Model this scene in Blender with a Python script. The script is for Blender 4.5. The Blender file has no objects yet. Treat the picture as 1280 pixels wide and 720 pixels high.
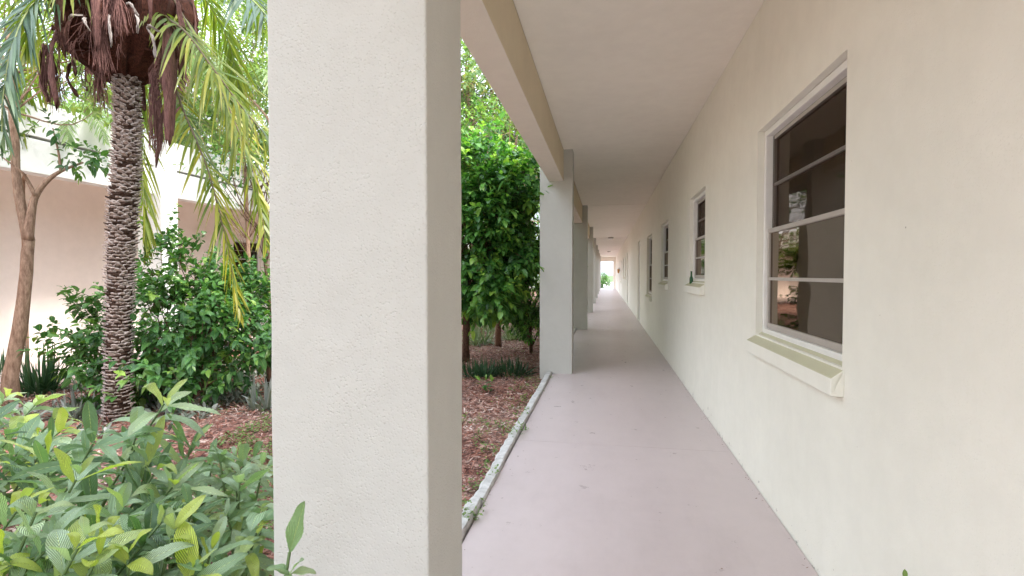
import bpy, bmesh, math, random
import numpy as np
from mathutils import Vector, noise
D = bpy.data; SC = bpy.context.scene; COL = SC.collection
rng = np.random.default_rng(7); random.seed(7)
R = math.radians

# ------------------------------------------------------------------ camera
F = 650.0; CX, CY = 640, 360
YAW = math.atan(117/F); PITCH = math.atan(17/F); CAMZ = 1.2
cam_d = D.cameras.new('camera'); cam = D.objects.new('camera', cam_d); COL.objects.link(cam)
cam.location = (0, 0, CAMZ); cam.rotation_euler = (math.pi/2-PITCH, 0, YAW)
cam_d.sensor_width = 36; cam_d.lens = F/1280*36; cam_d.clip_end = 2000; cam_d.clip_start = .02
SC.camera = cam
fw = np.array([-math.sin(YAW)*math.cos(PITCH), math.cos(YAW)*math.cos(PITCH), -math.sin(PITCH)])
rt = np.array([math.cos(YAW), math.sin(YAW), 0]); up = np.cross(rt, fw)
def P(px, py, d):
    return np.array([0, 0, CAMZ]) + d*(fw + rt*(px-CX)/F - up*(py-CY)/F)
def G(px, py, z=-.05):
    r = fw + rt*(px-CX)/F - up*(py-CY)/F
    return np.array([0, 0, CAMZ]) + r*(z-CAMZ)/r[2]

# ------------------------------------------------------------------ object helpers
def tag(o, label=None, cat=None, group=None, kind=None):
    if label: o['label'] = label
    if cat: o['category'] = cat
    if group: o['group'] = group
    if kind: o['kind'] = kind
    return o
def thing(name, loc, label, cat, group=None):
    o = D.objects.new(name, None); COL.objects.link(o); o.location = [float(v) for v in loc]
    o.empty_display_size = .1
    return tag(o, label, cat, group)
def link(name, me, mats, parent=None, smooth=False):
    o = D.objects.new(name, me); COL.objects.link(o)
    for m in (mats if isinstance(mats, (list, tuple)) else [mats]): me.materials.append(m)
    if smooth: me.polygons.foreach_set('use_smooth', [True]*len(me.polygons))
    if parent is not None:
        o.parent = parent
        p = parent; off = Vector((0, 0, 0))
        while p is not None: off += Vector(p.location); p = p.parent
        o.location = -off          # geometry is written in world units
    return o
class MB:
    def __init__(s): s.v = []; s.f = []; s.m = []; s.n = 0
    def add(s, v, f, m=0):
        v = np.asarray(v, float); s.v.append(v)
        s.f += [tuple(i+s.n for i in q) for q in f]; s.m += [m]*len(f); s.n += len(v)
    def box(s, x0, x1, y0, y1, z0, z1, m=0):
        x0, x1 = sorted((x0, x1)); y0, y1 = sorted((y0, y1)); z0, z1 = sorted((z0, z1))
        v = [(x, y, z) for z in (z0, z1) for y in (y0, y1) for x in (x0, x1)]
        s.add(v, [(0, 2, 3, 1), (4, 5, 7, 6), (0, 1, 5, 4), (2, 6, 7, 3), (0, 4, 6, 2), (1, 3, 7, 5)], m)
    def tube(s, pts, rad, n=6, m=0, cap=True, wob=0):
        pts = np.asarray(pts, float); k = len(pts); rad = np.broadcast_to(rad, (k,))
        t = np.gradient(pts, axis=0); t /= np.linalg.norm(t, axis=1)[:, None]+1e-9
        ref = np.array([1., 0, 0]) if abs(t[0][0]) < .8 else np.array([0, 1., 0])
        V = []
        u = np.cross(t[0], ref); u /= np.linalg.norm(u)
        for i in range(k):
            u = u - t[i]*np.dot(u, t[i]); u /= np.linalg.norm(u)+1e-9
            w = np.cross(t[i], u)
            for j in range(n):
                a = 2*math.pi*j/n
                rr = rad[i]*(1+(wob*noise.noise(Vector((pts[i][0]*7+j*1.7, pts[i][1]*7, pts[i][2]*7))) if wob else 0))
                V.append(pts[i]+rr*(math.cos(a)*u+math.sin(a)*w))
        Fq = [(i*n+j, i*n+(j+1) % n, (i+1)*n+(j+1) % n, (i+1)*n+j) for i in range(k-1) for j in range(n)]
        if cap: Fq += [tuple(range(n-1, -1, -1)), tuple((k-1)*n+j for j in range(n))]
        s.add(V, Fq, m)
    def mesh(s, name):
        me = D.meshes.new(name); me.from_pydata(np.concatenate(s.v).tolist(), [], s.f)
        me.polygons.foreach_set('material_index', s.m); me.update(); return me
    def build(s, name, mats, parent=None, smooth=False):
        return link(name, s.mesh(name), mats, parent, smooth)
def bevel(o, w, seg=2):
    md = o.modifiers.new('bevel', 'BEVEL'); md.width = w; md.segments = seg; md.limit_method = 'ANGLE'
    return o
def smoothpath(pts, n=16):
    pts = [np.asarray(p, float) for p in pts]
    p = [2*pts[0]-pts[1]]+pts+[2*pts[-1]-pts[-2]]; out = []
    segs = len(pts)-1; per = max(2, n//segs)
    for i in range(segs):
        a, b, c, d = p[i:i+4]
        for j in range(per):
            t = j/per
            out.append(.5*((2*b)+(-a+c)*t+(2*a-5*b+4*c-d)*t*t+(-a+3*b-3*c+d)*t**3))
    out.append(pts[-1]); return np.array(out)

# ------------------------------------------------------------------ materials
def newmat(name):
    m = D.materials.new(name); m.use_nodes = True; nt = m.node_tree
    b = nt.nodes['Principled BSDF']; return m, nt, b
def N(nt, t, **k):
    n = nt.nodes.new(t)
    for a, v in k.items():
        if a in n.inputs.keys() if isinstance(a, str) else False: n.inputs[a].default_value = v
        else: setattr(n, a, v)
    return n
def noiseN(nt, vec, scale, detail=4, rough=.6):
    n = nt.nodes.new('ShaderNodeTexNoise'); n.inputs['Scale'].default_value = scale
    n.inputs['Detail'].default_value = detail; n.inputs['Roughness'].default_value = rough
    nt.links.new(vec, n.inputs['Vector']); return n
def ramp(nt, fac, stops):
    r = nt.nodes.new('ShaderNodeValToRGB'); e = r.color_ramp.elements
    e[0].position, e[0].color = stops[0][0], (*stops[0][1], 1)
    e[1].position, e[1].color = stops[-1][0], (*stops[-1][1], 1)
    for p, c in stops[1:-1]: x = e.new(p); x.color = (*c, 1)
    nt.links.new(fac, r.inputs['Fac']); return r
def mixc(nt, fac, a, b, mode='MIX'):
    m = nt.nodes.new('ShaderNodeMix'); m.data_type = 'RGBA'; m.blend_type = mode
    for s, v in ((0, fac), (6, a), (7, b)):
        if hasattr(v, 'links') or hasattr(v, 'is_linked'): nt.links.new(v, m.inputs[s])
        else: m.inputs[s].default_value = v if s == 0 else (*v, 1)
    return m.outputs[2]
def bump(nt, h, dist, strength, prev=None):
    b = nt.nodes.new('ShaderNodeBump'); b.inputs['Distance'].default_value = dist; b.inputs['Strength'].default_value = strength
    nt.links.new(h, b.inputs['Height'])
    if prev is not None: nt.links.new(prev, b.inputs['Normal'])
    return b.outputs['Normal']
def mathn(nt, op, a, b=None, clamp=False):
    m = nt.nodes.new('ShaderNodeMath'); m.operation = op; m.use_clamp = clamp
    for i, v in enumerate((a, b)):
        if v is None: continue
        if isinstance(v, (int, float)): m.inputs[i].default_value = v
        else: nt.links.new(v, m.inputs[i])
    return m.outputs[0]
def pos(nt):
    return nt.nodes.new('ShaderNodeNewGeometry').outputs['Position']

def stucco(name, base, dark, fine=.0022, big=.003, rough=.85, spots=True, chips=False):
    m, nt, b = newmat(name); p = pos(nt)
    n1 = noiseN(nt, p, 1.1, 5, .6); n2 = noiseN(nt, p, 9, 4, .6)
    c = ramp(nt, n1.outputs['Fac'], [(.3, dark), (.62, base)]).outputs['Color']
    c2 = mixc(nt, .12, c, ramp(nt, n2.outputs['Fac'], [(.35, tuple(v*.72 for v in base)), (.65, base)]).outputs['Color'])
    # pitted, trowelled coat: fine grain plus sparse pits
    g = noiseN(nt, p, 150, 4, .75); v = nt.nodes.new('ShaderNodeTexVoronoi'); v.inputs['Scale'].default_value = 135
    nt.links.new(p, v.inputs['Vector'])
    pit = ramp(nt, v.outputs['Distance'], [(.08, (0, 0, 0)), (.42, (1, 1, 1))])
    msk = ramp(nt, noiseN(nt, p, 4.5, 3, .6).outputs['Fac'], [(.42, (0, 0, 0)), (.62, (1, 1, 1))])
    h = mathn(nt, 'ADD', mathn(nt, 'MULTIPLY', mathn(nt, 'ADD', pit.outputs['Color'], g.outputs['Fac']), mathn(nt, 'ADD', mathn(nt, 'MULTIPLY', msk.outputs['Color'], .5), .5)), 0.0)
    nn = bump(nt, h, fine, .9); nn = bump(nt, n2.outputs['Fac'], big*3, .35, nn)
    if spots:
        sp = ramp(nt, noiseN(nt, p, 38, 2, .5).outputs['Fac'], [(.79, (1, 1, 1)), (.81, (.45, .42, .38))])
        c2 = mixc(nt, .8, c2, sp.outputs['Color'], 'MULTIPLY')
    if chips:      # chipped, scuffed paint low down on the wall
        sz = nt.nodes.new('ShaderNodeSeparateXYZ'); nt.links.new(p, sz.inputs[0])
        low = ramp(nt, sz.outputs['Z'], [(.02, (1, 1, 1)), (.22, (0, 0, 0))]).outputs['Color']
        cn_ = noiseN(nt, p, 17, 4, .7).outputs['Fac']; th = mathn(nt, 'ADD', cn_, mathn(nt, 'MULTIPLY', low, .17))
        c2 = mixc(nt, ramp(nt, th, [(.79, (0, 0, 0)), (.805, (.7, .7, .7))]).outputs['Color'], c2, (.33, .31, .28))
        st = nt.nodes.new('ShaderNodeMapping'); st.inputs['Scale'].default_value = (1, 3.2, .35); nt.links.new(p, st.inputs['Vector'])
        c2 = mixc(nt, .05, c2, ramp(nt, noiseN(nt, st.outputs['Vector'], 3, 5, .65).outputs['Fac'], [(.38, (.80, .79, .74)), (.55, (1, 1, 1))]).outputs['Color'], 'MULTIPLY')
    nt.links.new(c2, b.inputs['Base Color']); nt.links.new(nn, b.inputs['Normal'])
    b.inputs['Roughness'].default_value = rough; b.inputs['Specular IOR Level'].default_value = .25
    return m
M = {}
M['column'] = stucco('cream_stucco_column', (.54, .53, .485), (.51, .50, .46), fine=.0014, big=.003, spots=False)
M['beam'] = stucco('stucco_beam_warm_light', (.66, .57, .42), (.60, .52, .38), fine=.0012)  # cream stucco with the warm brown cast of the light in its colour
M['soffit'] = stucco('cream_stucco_soffit', (.82, .76, .68), (.77, .71, .63), fine=.001)
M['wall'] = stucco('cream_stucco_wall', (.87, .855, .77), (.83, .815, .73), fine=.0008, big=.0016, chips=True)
M['sill'] = stucco('olive_painted_sill', (.62, .60, .43), (.56, .54, .39), fine=.0006)
M['ceiling'] = stucco('ceiling_with_floor_bounce', (.92, .875, .80), (.88, .835, .76), fine=.0005, big=.003, spots=False)  # pink bounce from the floor is mixed into the ceiling colour
M['bouncewall'] = stucco('wall_with_pink_bounce', (.92, .83, .77), (.88, .79, .73), fine=.001)  # pink reflected off the walkway floor is put into this wall colour
M['whitestucco'] = stucco('white_stucco', (.80, .79, .77), (.73, .72, .70), fine=.002)

def floor_mat():
    m, nt, b = newmat('mauve_painted_concrete'); p = pos(nt)
    n1 = noiseN(nt, p, .8, 6, .65); n2 = noiseN(nt, p, 6, 5, .7); n3 = noiseN(nt, p, 160, 2, .5)
    c = ramp(nt, n1.outputs['Fac'], [(.3, (.53, .445, .435)), (.5, (.57, .482, .472)), (.7, (.60, .512, .502))]).outputs['Color']
    c = mixc(nt, .35, c, ramp(nt, n2.outputs['Fac'], [(.35, (.51, .425, .415)), (.6, (.59, .50, .49))]).outputs['Color'])
    scf = nt.nodes.new('ShaderNodeMapping'); scf.inputs['Scale'].default_value = (1.6, .5, 1); nt.links.new(p, scf.inputs['Vector'])
    c = mixc(nt, .22, c, ramp(nt, noiseN(nt, scf.outputs['Vector'], 3.2, 8, .75).outputs['Fac'], [(.36, (.80, .79, .80)), (.52, (1, 1, 1)), (.72, (1, .99, .98))]).outputs['Color'], 'MULTIPLY')
    sp = ramp(nt, noiseN(nt, p, 55, 3, .6).outputs['Fac'], [(.70, (1, 1, 1)), (.80, (.55, .5, .47))])
    c = mixc(nt, .7, c, sp.outputs['Color'], 'MULTIPLY')
    nt.links.new(c, b.inputs['Base Color'])
    r = ramp(nt, n2.outputs['Fac'], [(.3, (.26,)*3), (.7, (.40,)*3)]); nt.links.new(r.outputs['Color'], b.inputs['Roughness'])
    nn = bump(nt, n3.outputs['Fac'], .0008, .5); nn = bump(nt, n1.outputs['Fac'], .01, .3, nn)
    nt.links.new(nn, b.inputs['Normal']); b.inputs['Specular IOR Level'].default_value = .45
    return m
M['floor'] = floor_mat()
def simple(name, col, rough=.5, metal=0, var=.12, sc=12, bd=0, spec=.5):
    m, nt, b = newmat(name); p = pos(nt); n = noiseN(nt, p, sc, 5, .6)
    c = ramp(nt, n.outputs['Fac'], [(.3, tuple(v*(1-var) for v in col)), (.7, tuple(min(1, v*(1+var)) for v in col))])
    nt.links.new(c.outputs['Color'], b.inputs['Base Color']); b.inputs['Roughness'].default_value = rough
    b.inputs['Metallic'].default_value = metal; b.inputs['Specular IOR Level'].default_value = spec
    if bd: nt.links.new(bump(nt, n.outputs['Fac'], bd, .8), b.inputs['Normal'])
    return m
M['white_frame'] = simple('white_painted_frame', (.86, .85, .82), .4, var=.04)
M['alu'] = simple('grey_bronze_aluminium', (.30, .26, .23), .45, .3, var=.08)
M['curtain'] = None
M['pale_bar'] = simple('pale_grey_bar', (.46, .42, .38), .45, var=.05)
M['door'] = simple('cream_grey_door_paint', (.50, .48, .41), .45, var=.05)
M['metal'] = simple('dull_metal', (.4, .38, .34), .35, .9, var=.05)
M['edging'] = simple('whitewashed_concrete_edging', (.52, .505, .485), .9, var=.2, sc=22, bd=.004)
M['dark'] = simple('dark_interior', (.035, .028, .022), .9)
M['roof'] = simple('pale_roof_membrane', (.7, .69, .67), .8, var=.08, sc=3)
def soil():
    m, nt, b = newmat('red_brown_mulch_soil'); p = pos(nt)
    mp = nt.nodes.new('ShaderNodeMapping'); mp.inputs['Scale'].default_value = (1, .55, 1); nt.links.new(p, mp.inputs['Vector'])
    wn = noiseN(nt, p, 14, 2, .5); wv = nt.nodes.new('ShaderNodeVectorMath'); wv.operation = 'MULTIPLY_ADD'; nt.links.new(wn.outputs['Color'], wv.inputs[0]); wv.inputs[1].default_value = (.12, .12, .12); nt.links.new(mp.outputs['Vector'], wv.inputs[2])
    v = nt.nodes.new('ShaderNodeTexVoronoi'); v.inputs['Scale'].default_value = 48; nt.links.new(wv.outputs[0], v.inputs['Vector'])
    s = nt.nodes.new('ShaderNodeSeparateColor'); nt.links.new(v.outputs['Color'], s.inputs[0])
    c = ramp(nt, s.outputs[0], [(0, (.05, .018, .012)), (.35, (.16, .06, .04)), (.65, (.27, .11, .075)), (.85, (.38, .2, .15)), (1, (.55, .4, .33))]).outputs['Color']
    n = noiseN(nt, p, 1.3, 3, .6); c = mixc(nt, ramp(nt, n.outputs['Fac'], [(.4, (0, 0, 0)), (.65, (.6, .6, .6))]).outputs['Color'], c, mixc(nt, .5, c, (.45, .33, .28)))
    nt.links.new(c, b.inputs['Base Color']); b.inputs['Roughness'].default_value = .95
    nt.links.new(bump(nt, s.outputs[1], .012, 1.0), b.inputs['Normal']); return m
M['soil'] = soil()
M['lawn'] = simple('green_lawn', (.09, .13, .045), .9, var=.35, sc=2, bd=.03)
M['path'] = simple('pale_concrete_path', (.52, .48, .46), .85, var=.12, sc=2, bd=.003)
M['pot_green'] = simple('dark_green_glass', (.02, .10, .035), .15)
M['lamp_amber'] = simple('amber_lamp_glass', (.55, .28, .08), .3)

def curtain():
    m, nt, b = newmat('brown_curtain'); p = pos(nt)
    mp = nt.nodes.new('ShaderNodeMapping'); mp.inputs['Scale'].default_value = (0, 1, .06); nt.links.new(p, mp.inputs['Vector'])
    n = noiseN(nt, mp.outputs['Vector'], 11, 3, .5)
    c = ramp(nt, n.outputs['Fac'], [(.38, (.08, .035, .018)), (.5, (.24, .11, .06)), (.6, (.06, .028, .016))])
    nt.links.new(c.outputs['Color'], b.inputs['Base Color']); b.inputs['Roughness'].default_value = .9
    return m
M['curtain'] = curtain()
def glass():
    m, nt, b = newmat('window_glass'); out = nt.nodes['Material Output']
    tr = nt.nodes.new('ShaderNodeBsdfTransparent'); gl = nt.nodes.new('ShaderNodeBsdfGlossy'); gl.inputs['Roughness'].default_value = .03
    gl.inputs['Color'].default_value = (.27, .225, .185, 1)
    fr = nt.nodes.new('ShaderNodeFresnel'); fr.inputs['IOR'].default_value = 1.27
    tr.inputs['Color'].default_value = (.8, .8, .8, 1)
    mx = nt.nodes.new('ShaderNodeMixShader'); nt.links.new(fr.outputs[0], mx.inputs[0]); nt.links.new(tr.outputs[0], mx.inputs[1]); nt.links.new(gl.outputs[0], mx.inputs[2])
    p = pos(nt); n = noiseN(nt, p, 2.2, 2, .5); nt.links.new(bump(nt, n.outputs['Fac'], .02, .15), gl.inputs['Normal'])
    nt.links.new(mx.outputs[0], out.inputs['Surface']); return m
M['glass'] = glass()
def screen():
    m, nt, b = newmat('insect_screen'); out = nt.nodes['Material Output']; p = pos(nt)
    s = nt.nodes.new('ShaderNodeSeparateXYZ'); nt.links.new(p, s.inputs[0])
    def wv(o, k): return mathn(nt, 'GREATER_THAN', mathn(nt, 'SINE', mathn(nt, 'MULTIPLY', o, k)), .45)
    g = mathn(nt, 'MAXIMUM', wv(s.outputs['Y'], 2*math.pi/.012), wv(s.outputs['Z'], 2*math.pi/.012))
    tr = nt.nodes.new('ShaderNodeBsdfTransparent'); b.inputs['Base Color'].default_value = (.03, .018, .012, 1); b.inputs['Roughness'].default_value = .8; b.inputs['Specular IOR Level'].default_value = .1
    mx = nt.nodes.new('ShaderNodeMixShader'); nt.links.new(mathn(nt, 'ADD', mathn(nt, 'MULTIPLY', g, .16), .30), mx.inputs[0])
    nt.links.new(tr.outputs[0], mx.inputs[1]); nt.links.new(b.outputs[0], mx.inputs[2]); nt.links.new(mx.outputs[0], out.inputs['Surface'])
    return m
M['screen'] = screen()

def bark(name, c0, c1, sc=(8, 8, 2.2), bd=.01):
    m, nt, b = newmat(name); p = pos(nt)
    mp = nt.nodes.new('ShaderNodeMapping'); mp.inputs['Scale'].default_value = sc; nt.links.new(p, mp.inputs['Vector'])
    n = noiseN(nt, mp.outputs['Vector'], 5, 6, .7)
    nt.links.new(ramp(nt, n.outputs['Fac'], [(.33, c0), (.62, c1)]).outputs['Color'], b.inputs['Base Color'])
    nt.links.new(bump(nt, n.outputs['Fac'], bd, .9), b.inputs['Normal']); b.inputs['Roughness'].default_value = .9; b.inputs['Specular IOR Level'].default_value = .2
    return m
M['bark_tan'] = bark('tan_bark', (.15, .085, .055), (.36, .24, .17))
M['bark_dark'] = bark('dark_brown_bark', (.045, .025, .018), (.15, .09, .06))
M['palm_trunk'] = bark('palm_trunk_bark', (.02, .010, .008), (.08, .045, .03), (14, 14, 14), .006)
M['palm_scale'] = bark('palm_scale_bark', (.14, .09, .065), (.60, .52, .48), (9, 9, 6), .004)
M['boot'] = bark('palm_boot_fibre', (.010, .004, .003), (.09, .030, .018), (24, 24, 3), .01)
M['sheath'] = bark('dead_palm_sheath', (.045, .018, .018), (.21, .105, .088), (40, 40, 2.5), .006)
M['sheath_pale'] = bark('bleached_palm_sheath', (.16, .12, .105), (.42, .37, .34), (40, 40, 3), .003)
M['stem_green'] = simple('green_stem', (.10, .16, .05), .6)
M['rachis'] = simple('palm_rachis', (.16, .19, .06), .5)
M['rachis_brown'] = simple('palm_rachis_brown', (.13, .09, .045), .55)

def leafmat(name, cols, rough=.38, trans=.35, vein=0, spec=.5, tip=None):
    m, nt, b = newmat(name); out = nt.nodes['Material Output']
    a = nt.nodes.new('ShaderNodeAttribute'); a.attribute_name = 'tint'
    k = len(cols); c = ramp(nt, a.outputs['Fac'], [(i/(k-1), cols[i]) for i in range(k)]).outputs['Color']
    uvn = nt.nodes.new('ShaderNodeAttribute'); uvn.attribute_name = 'luv'
    s = nt.nodes.new('ShaderNodeSeparateXYZ'); nt.links.new(uvn.outputs['Vector'], s.inputs[0])
    ax = mathn(nt, 'ABSOLUTE', s.outputs['X'])
    pn = noiseN(nt, pos(nt), 14, 3, .6)
    c = mixc(nt, .5, c, ramp(nt, pn.outputs['Fac'], [(.3, (.6, .6, .6)), (.7, (1.0, 1.0, 1.0))]).outputs['Color'], 'MULTIPLY')
    mid = ramp(nt, ax, [(.0, (1, 1, 1)), (.055, (0, 0, 0))]).outputs['Color']
    c = mixc(nt, mathn(nt, 'MULTIPLY', mid, .45), c, tuple(min(1, v*1.9+.04) for v in cols[-1]))
    if vein:
        ph = mathn(nt, 'SUBTRACT', mathn(nt, 'MULTIPLY', s.outputs['Y'], 75), mathn(nt, 'MULTIPLY', ax, 34))
        w = mathn(nt, 'SINE', ph); vv = mathn(nt, 'POWER', mathn(nt, 'ADD', mathn(nt, 'MULTIPLY', w, .5), .5), 2.5)
        c = mixc(nt, mathn(nt, 'MULTIPLY', vv, .7), c, tuple(v*.5 for v in cols[0]))
        nt.links.new(bump(nt, mathn(nt, 'MULTIPLY', vv, -1), .003, .8), b.inputs['Normal'])
    if tip is not None:
        tf = ramp(nt, s.outputs['Y'], [(.45, (0, 0, 0)), (1, (1, 1, 1))]).outputs['Color']
        c = mixc(nt, mathn(nt, 'MULTIPLY', tf, .6), c, tip)
    nt.links.new(c, b.inputs['Base Color']); b.inputs['Roughness'].default_value = rough; b.inputs['Specular IOR Level'].default_value = spec
    t = nt.nodes.new('ShaderNodeBsdfTranslucent')
    tc = mixc(nt, 1.0, c, (1.15, 1.35, .55), 'MULTIPLY'); nt.links.new(tc, t.inputs['Color'])
    mx = nt.nodes.new('ShaderNodeMixShader'); mx.inputs[0].default_value = trans
    nt.links.new(b.outputs[0], mx.inputs[1]); nt.links.new(t.outputs[0], mx.inputs[2]); nt.links.new(mx.outputs[0], out.inputs['Surface'])
    return m
LM = dict(
 lance=leafmat('veined_lance_leaf', [(.08, .19, .06), (.32, .52, .24), (.62, .77, .54), (.76, .86, .15)], .28, .32, 1, 1.0),
 bush=leafmat('glossy_shrub_leaf', [(.03, .095, .025), (.06, .17, .045), (.11, .25, .055), (.26, .40, .07)], .36, .3, 0, .55),
 dark=leafmat('dark_glossy_leaf', [(.02, .08, .02), (.06, .19, .04), (.15, .35, .07), (.36, .54, .09)], .35, .38, 0, .55),
 pale=leafmat('pale_tree_leaf', [(.07, .13, .04), (.13, .21, .06), (.2, .29, .08), (.36, .42, .12)], .45, .45),
 sage=leafmat('sage_tree_leaf', [(.07, .14, .05), (.14, .24, .09), (.25, .37, .13), (.42, .34, .12)], .4, .4),
 lime=leafmat('lime_leaf', [(.12, .2, .03), (.2, .31, .04), (.32, .42, .05), (.4, .46, .08)], .42, .45),
 grass=leafmat('dark_strap_leaf', [(.02, .06, .025), (.035, .09, .04), (.06, .13, .06), (.12, .19, .09)], .35, .25),
 variegated=leafmat('variegated_leaf', [(.10, .16, .08), (.2, .27, .14), (.36, .4, .28), (.5, .52, .42)], .45, .35),
 silver=leafmat('silvery_ground_leaf', [(.07, .10, .07), (.14, .17, .13), (.24, .26, .23), (.33, .33, .31)], .5, .2),
 frond=leafmat('palm_leaflet', [(.05, .10, .022), (.11, .18, .03), (.22, .28, .035), (.42, .38, .05)], .4, .45, tip=(.30, .26, .06)),
 bluefrond=leafmat('bluish_palm_leaflet', [(.02, .05, .03), (.04, .085, .05), (.08, .13, .08), (.15, .2, .1)], .38, .3),
 fern=leafmat('light_pinnate_leaflet', [(.10, .17, .06), (.16, .25, .09), (.24, .33, .13), (.34, .42, .2)], .45, .45),
 weed=leafmat('small_weed_leaf', [(.07, .14, .03), (.13, .22, .05), (.2, .3, .08), (.3, .38, .12)], .5, .35),
 litter=leafmat('dry_litter_leaf', [(.10, .045, .025), (.2, .09, .05), (.36, .21, .15), (.5, .38, .31)], .8, .1),
 mulch=leafmat('red_mulch_chip', [(.09, .022, .014), (.27, .085, .05), (.46, .23, .165), (.68, .54, .47)], .85, .0),
)

# ------------------------------------------------------------------ leaves
def tmpl(nx, ny, kind='ellip', fold=.18):
    xs = np.linspace(-1, 1, nx+1); ts = np.linspace(0, 1, ny+1)
    if kind == 'lance': w = (ts**.75)*((1-ts)**.75)
    elif kind == 'blade': w = (ts+.08)**.3*(1-ts)**.6
    elif kind == 'ovate': w = (ts**.55)*((1-ts)**.8)
    else: w = np.sin(np.pi*ts)**.8
    w = w/w.max(); w = np.maximum(w, .03)
    X = (xs[None, :]*w[:, None]*.5).ravel(); T = np.repeat(ts, nx+1); U = np.tile(xs, ny+1)
    f = [(j*(nx+1)+i, j*(nx+1)+i+1, (j+1)*(nx+1)+i+1, (j+1)*(nx+1)+i) for j in range(ny) for i in range(nx)]
    return X, T, U, np.array(f), fold
TL = tmpl(8, 56, 'lance', .2)+(1,); TM = tmpl(2, 4, 'ovate', .25); TS = tmpl(1, 2, 'ellip', 0); TM2 = tmpl(2, 3, 'ellip', .2); TB = tmpl(1, 5, 'blade', 0); TC = tmpl(1, 1, 'ellip', 0)
def unit(a): return a/(np.linalg.norm(a, axis=-1, keepdims=True)+1e-9)
def leafset(pos_, ax, nr, L, W, droop, tint, T):
    """vertex / face / attribute arrays for many leaves"""
    X, t, U, f, fold = T[:5]; n = len(pos_); k = len(X)
    ax = unit(np.asarray(ax)); nr = np.asarray(nr)+1e-4; sd = unit(np.cross(ax, nr)); nr = np.cross(sd, ax)
    L = np.broadcast_to(L, (n,)); W = np.broadcast_to(W, (n,)); droop = np.broadcast_to(droop, (n,)); tint = np.broadcast_to(tint, (n,))
    V = (np.asarray(pos_)[:, None, :] + ax[:, None, :]*(L[:, None]*t[None]*(1-.25*np.abs(droop)[:, None]*t[None]))[..., None]
         + sd[:, None, :]*(W[:, None]*X[None])[..., None]
         + nr[:, None, :]*(fold*W[:, None]*np.abs(X)[None])[..., None])
    if len(T) > 5:      # quilted between the side veins, wavy margin
        env = np.sin(np.pi*t)**.6*(1-np.exp(-6*np.abs(U)))
        q = np.abs(np.sin((75*t-40*np.abs(U))/2))*env
        wv = np.abs(U)*np.sin(np.pi*t)
        ph = rng.uniform(0, 6.28, (n, 1))
        V = V+nr[:, None, :]*(W[:, None]*(.045*q[None]+.10*wv[None]*np.sin(9*t[None]+ph+(U[None] > 0)*1.3)))[..., None]
    V[..., 2] -= droop[:, None]*L[:, None]*t[None]**2
    Fc = (f[None]+(np.arange(n)*k)[:, None, None]).reshape(-1, 4)
    return V.reshape(-1, 3), Fc, np.repeat(tint, k), np.stack([np.tile(U, n), np.tile(t, n), np.zeros(n*k)], 1)
def leafobj(name, sets, mat, parent=None, extra=None, extramat=None):
    Vs, Fs, Ts, Us = [], [], [], []; o = 0
    for V, Fc, T_, U_ in sets: Vs.append(V); Fs.append(Fc+o); Ts.append(T_); Us.append(U_); o += len(V)
    V = np.concatenate(Vs); Fc = np.concatenate(Fs); T_ = np.concatenate(Ts); U_ = np.concatenate(Us)
    nl = len(V); faces4 = Fc; mi = np.zeros(len(Fc), int)
    me = D.meshes.new(name)
    ef = []
    if extra is not None and extra.n:
        ev = np.concatenate(extra.v); V = np.concatenate([V, ev]); ef = [tuple(i+nl for i in q) for q in extra.f]
        T_ = np.concatenate([T_, np.zeros(len(ev))]); U_ = np.concatenate([U_, np.zeros((len(ev), 3))])
    me.from_pydata(V.tolist(), [], faces4.tolist()+ef)
    me.polygons.foreach_set('material_index', [0]*len(faces4)+[1]*len(ef))
    a = me.attributes.new('tint', 'FLOAT', 'POINT'); a.data.foreach_set('value', T_.astype(np.float32))
    a = me.attributes.new('luv', 'FLOAT_VECTOR', 'POINT'); a.data.foreach_set('vector', U_.astype(np.float32).ravel())
    return link(name, me, [mat]+([extramat] if extramat else []), parent, smooth=True)
def shoots(base, dirn, length, nl, L, W, T, spread=1.0, droop=.3, tmu=.4, tsd=.22, start=.2, opposite=False, young=.25, ymax=1.0):
    """leaves arranged along straight shoots. base,dirn (n,3)"""
    n = len(base); dirn = unit(dirn); up_ = np.tile([0, 0, 1.], (n, 1))
    u = unit(np.cross(dirn, up_+rng.normal(0, .2, (n, 3)))); v = np.cross(dirn, u); out = []
    ph0 = rng.uniform(0, 6.28, n); sh = rng.normal(0, tsd, n)
    length = np.broadcast_to(length, (n,))
    for i in range(nl):
        if opposite: s = (i//2)/(max(1, nl//2-1)); ph = ph0+(i//2)*1.57+(i % 2)*3.1416
        else: s = i/(nl-1); ph = ph0+i*2.4
        s = start+(1-start)*s
        q = base+dirn*(length*s)[:, None]
        rad = np.cos(ph)[:, None]*u+np.sin(ph)[:, None]*v
        op = spread*(1.15-.75*s**2)*rng.uniform(.75, 1.25, n)
        ax = dirn*np.cos(op)[:, None]+rad*np.sin(op)[:, None]+rng.normal(0, .1, (n, 3))
        nr = dirn*.6+np.array([0, 0, 1.])+rng.normal(0, .25, (n, 3))
        sc = rng.uniform(.55, 1.18, n)*(1-.35*(s > .93))
        tt = np.clip(tmu+sh+rng.normal(0, .1, n)+young*(s > .85)*rng.uniform(0, 1.6, n), 0, 1)
        out.append(leafset(q, ax, nr, L*sc, W*sc*rng.uniform(.85, 1.15, n), droop*rng.uniform(.3, 1.6, n), tt, T))
    return out

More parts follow.
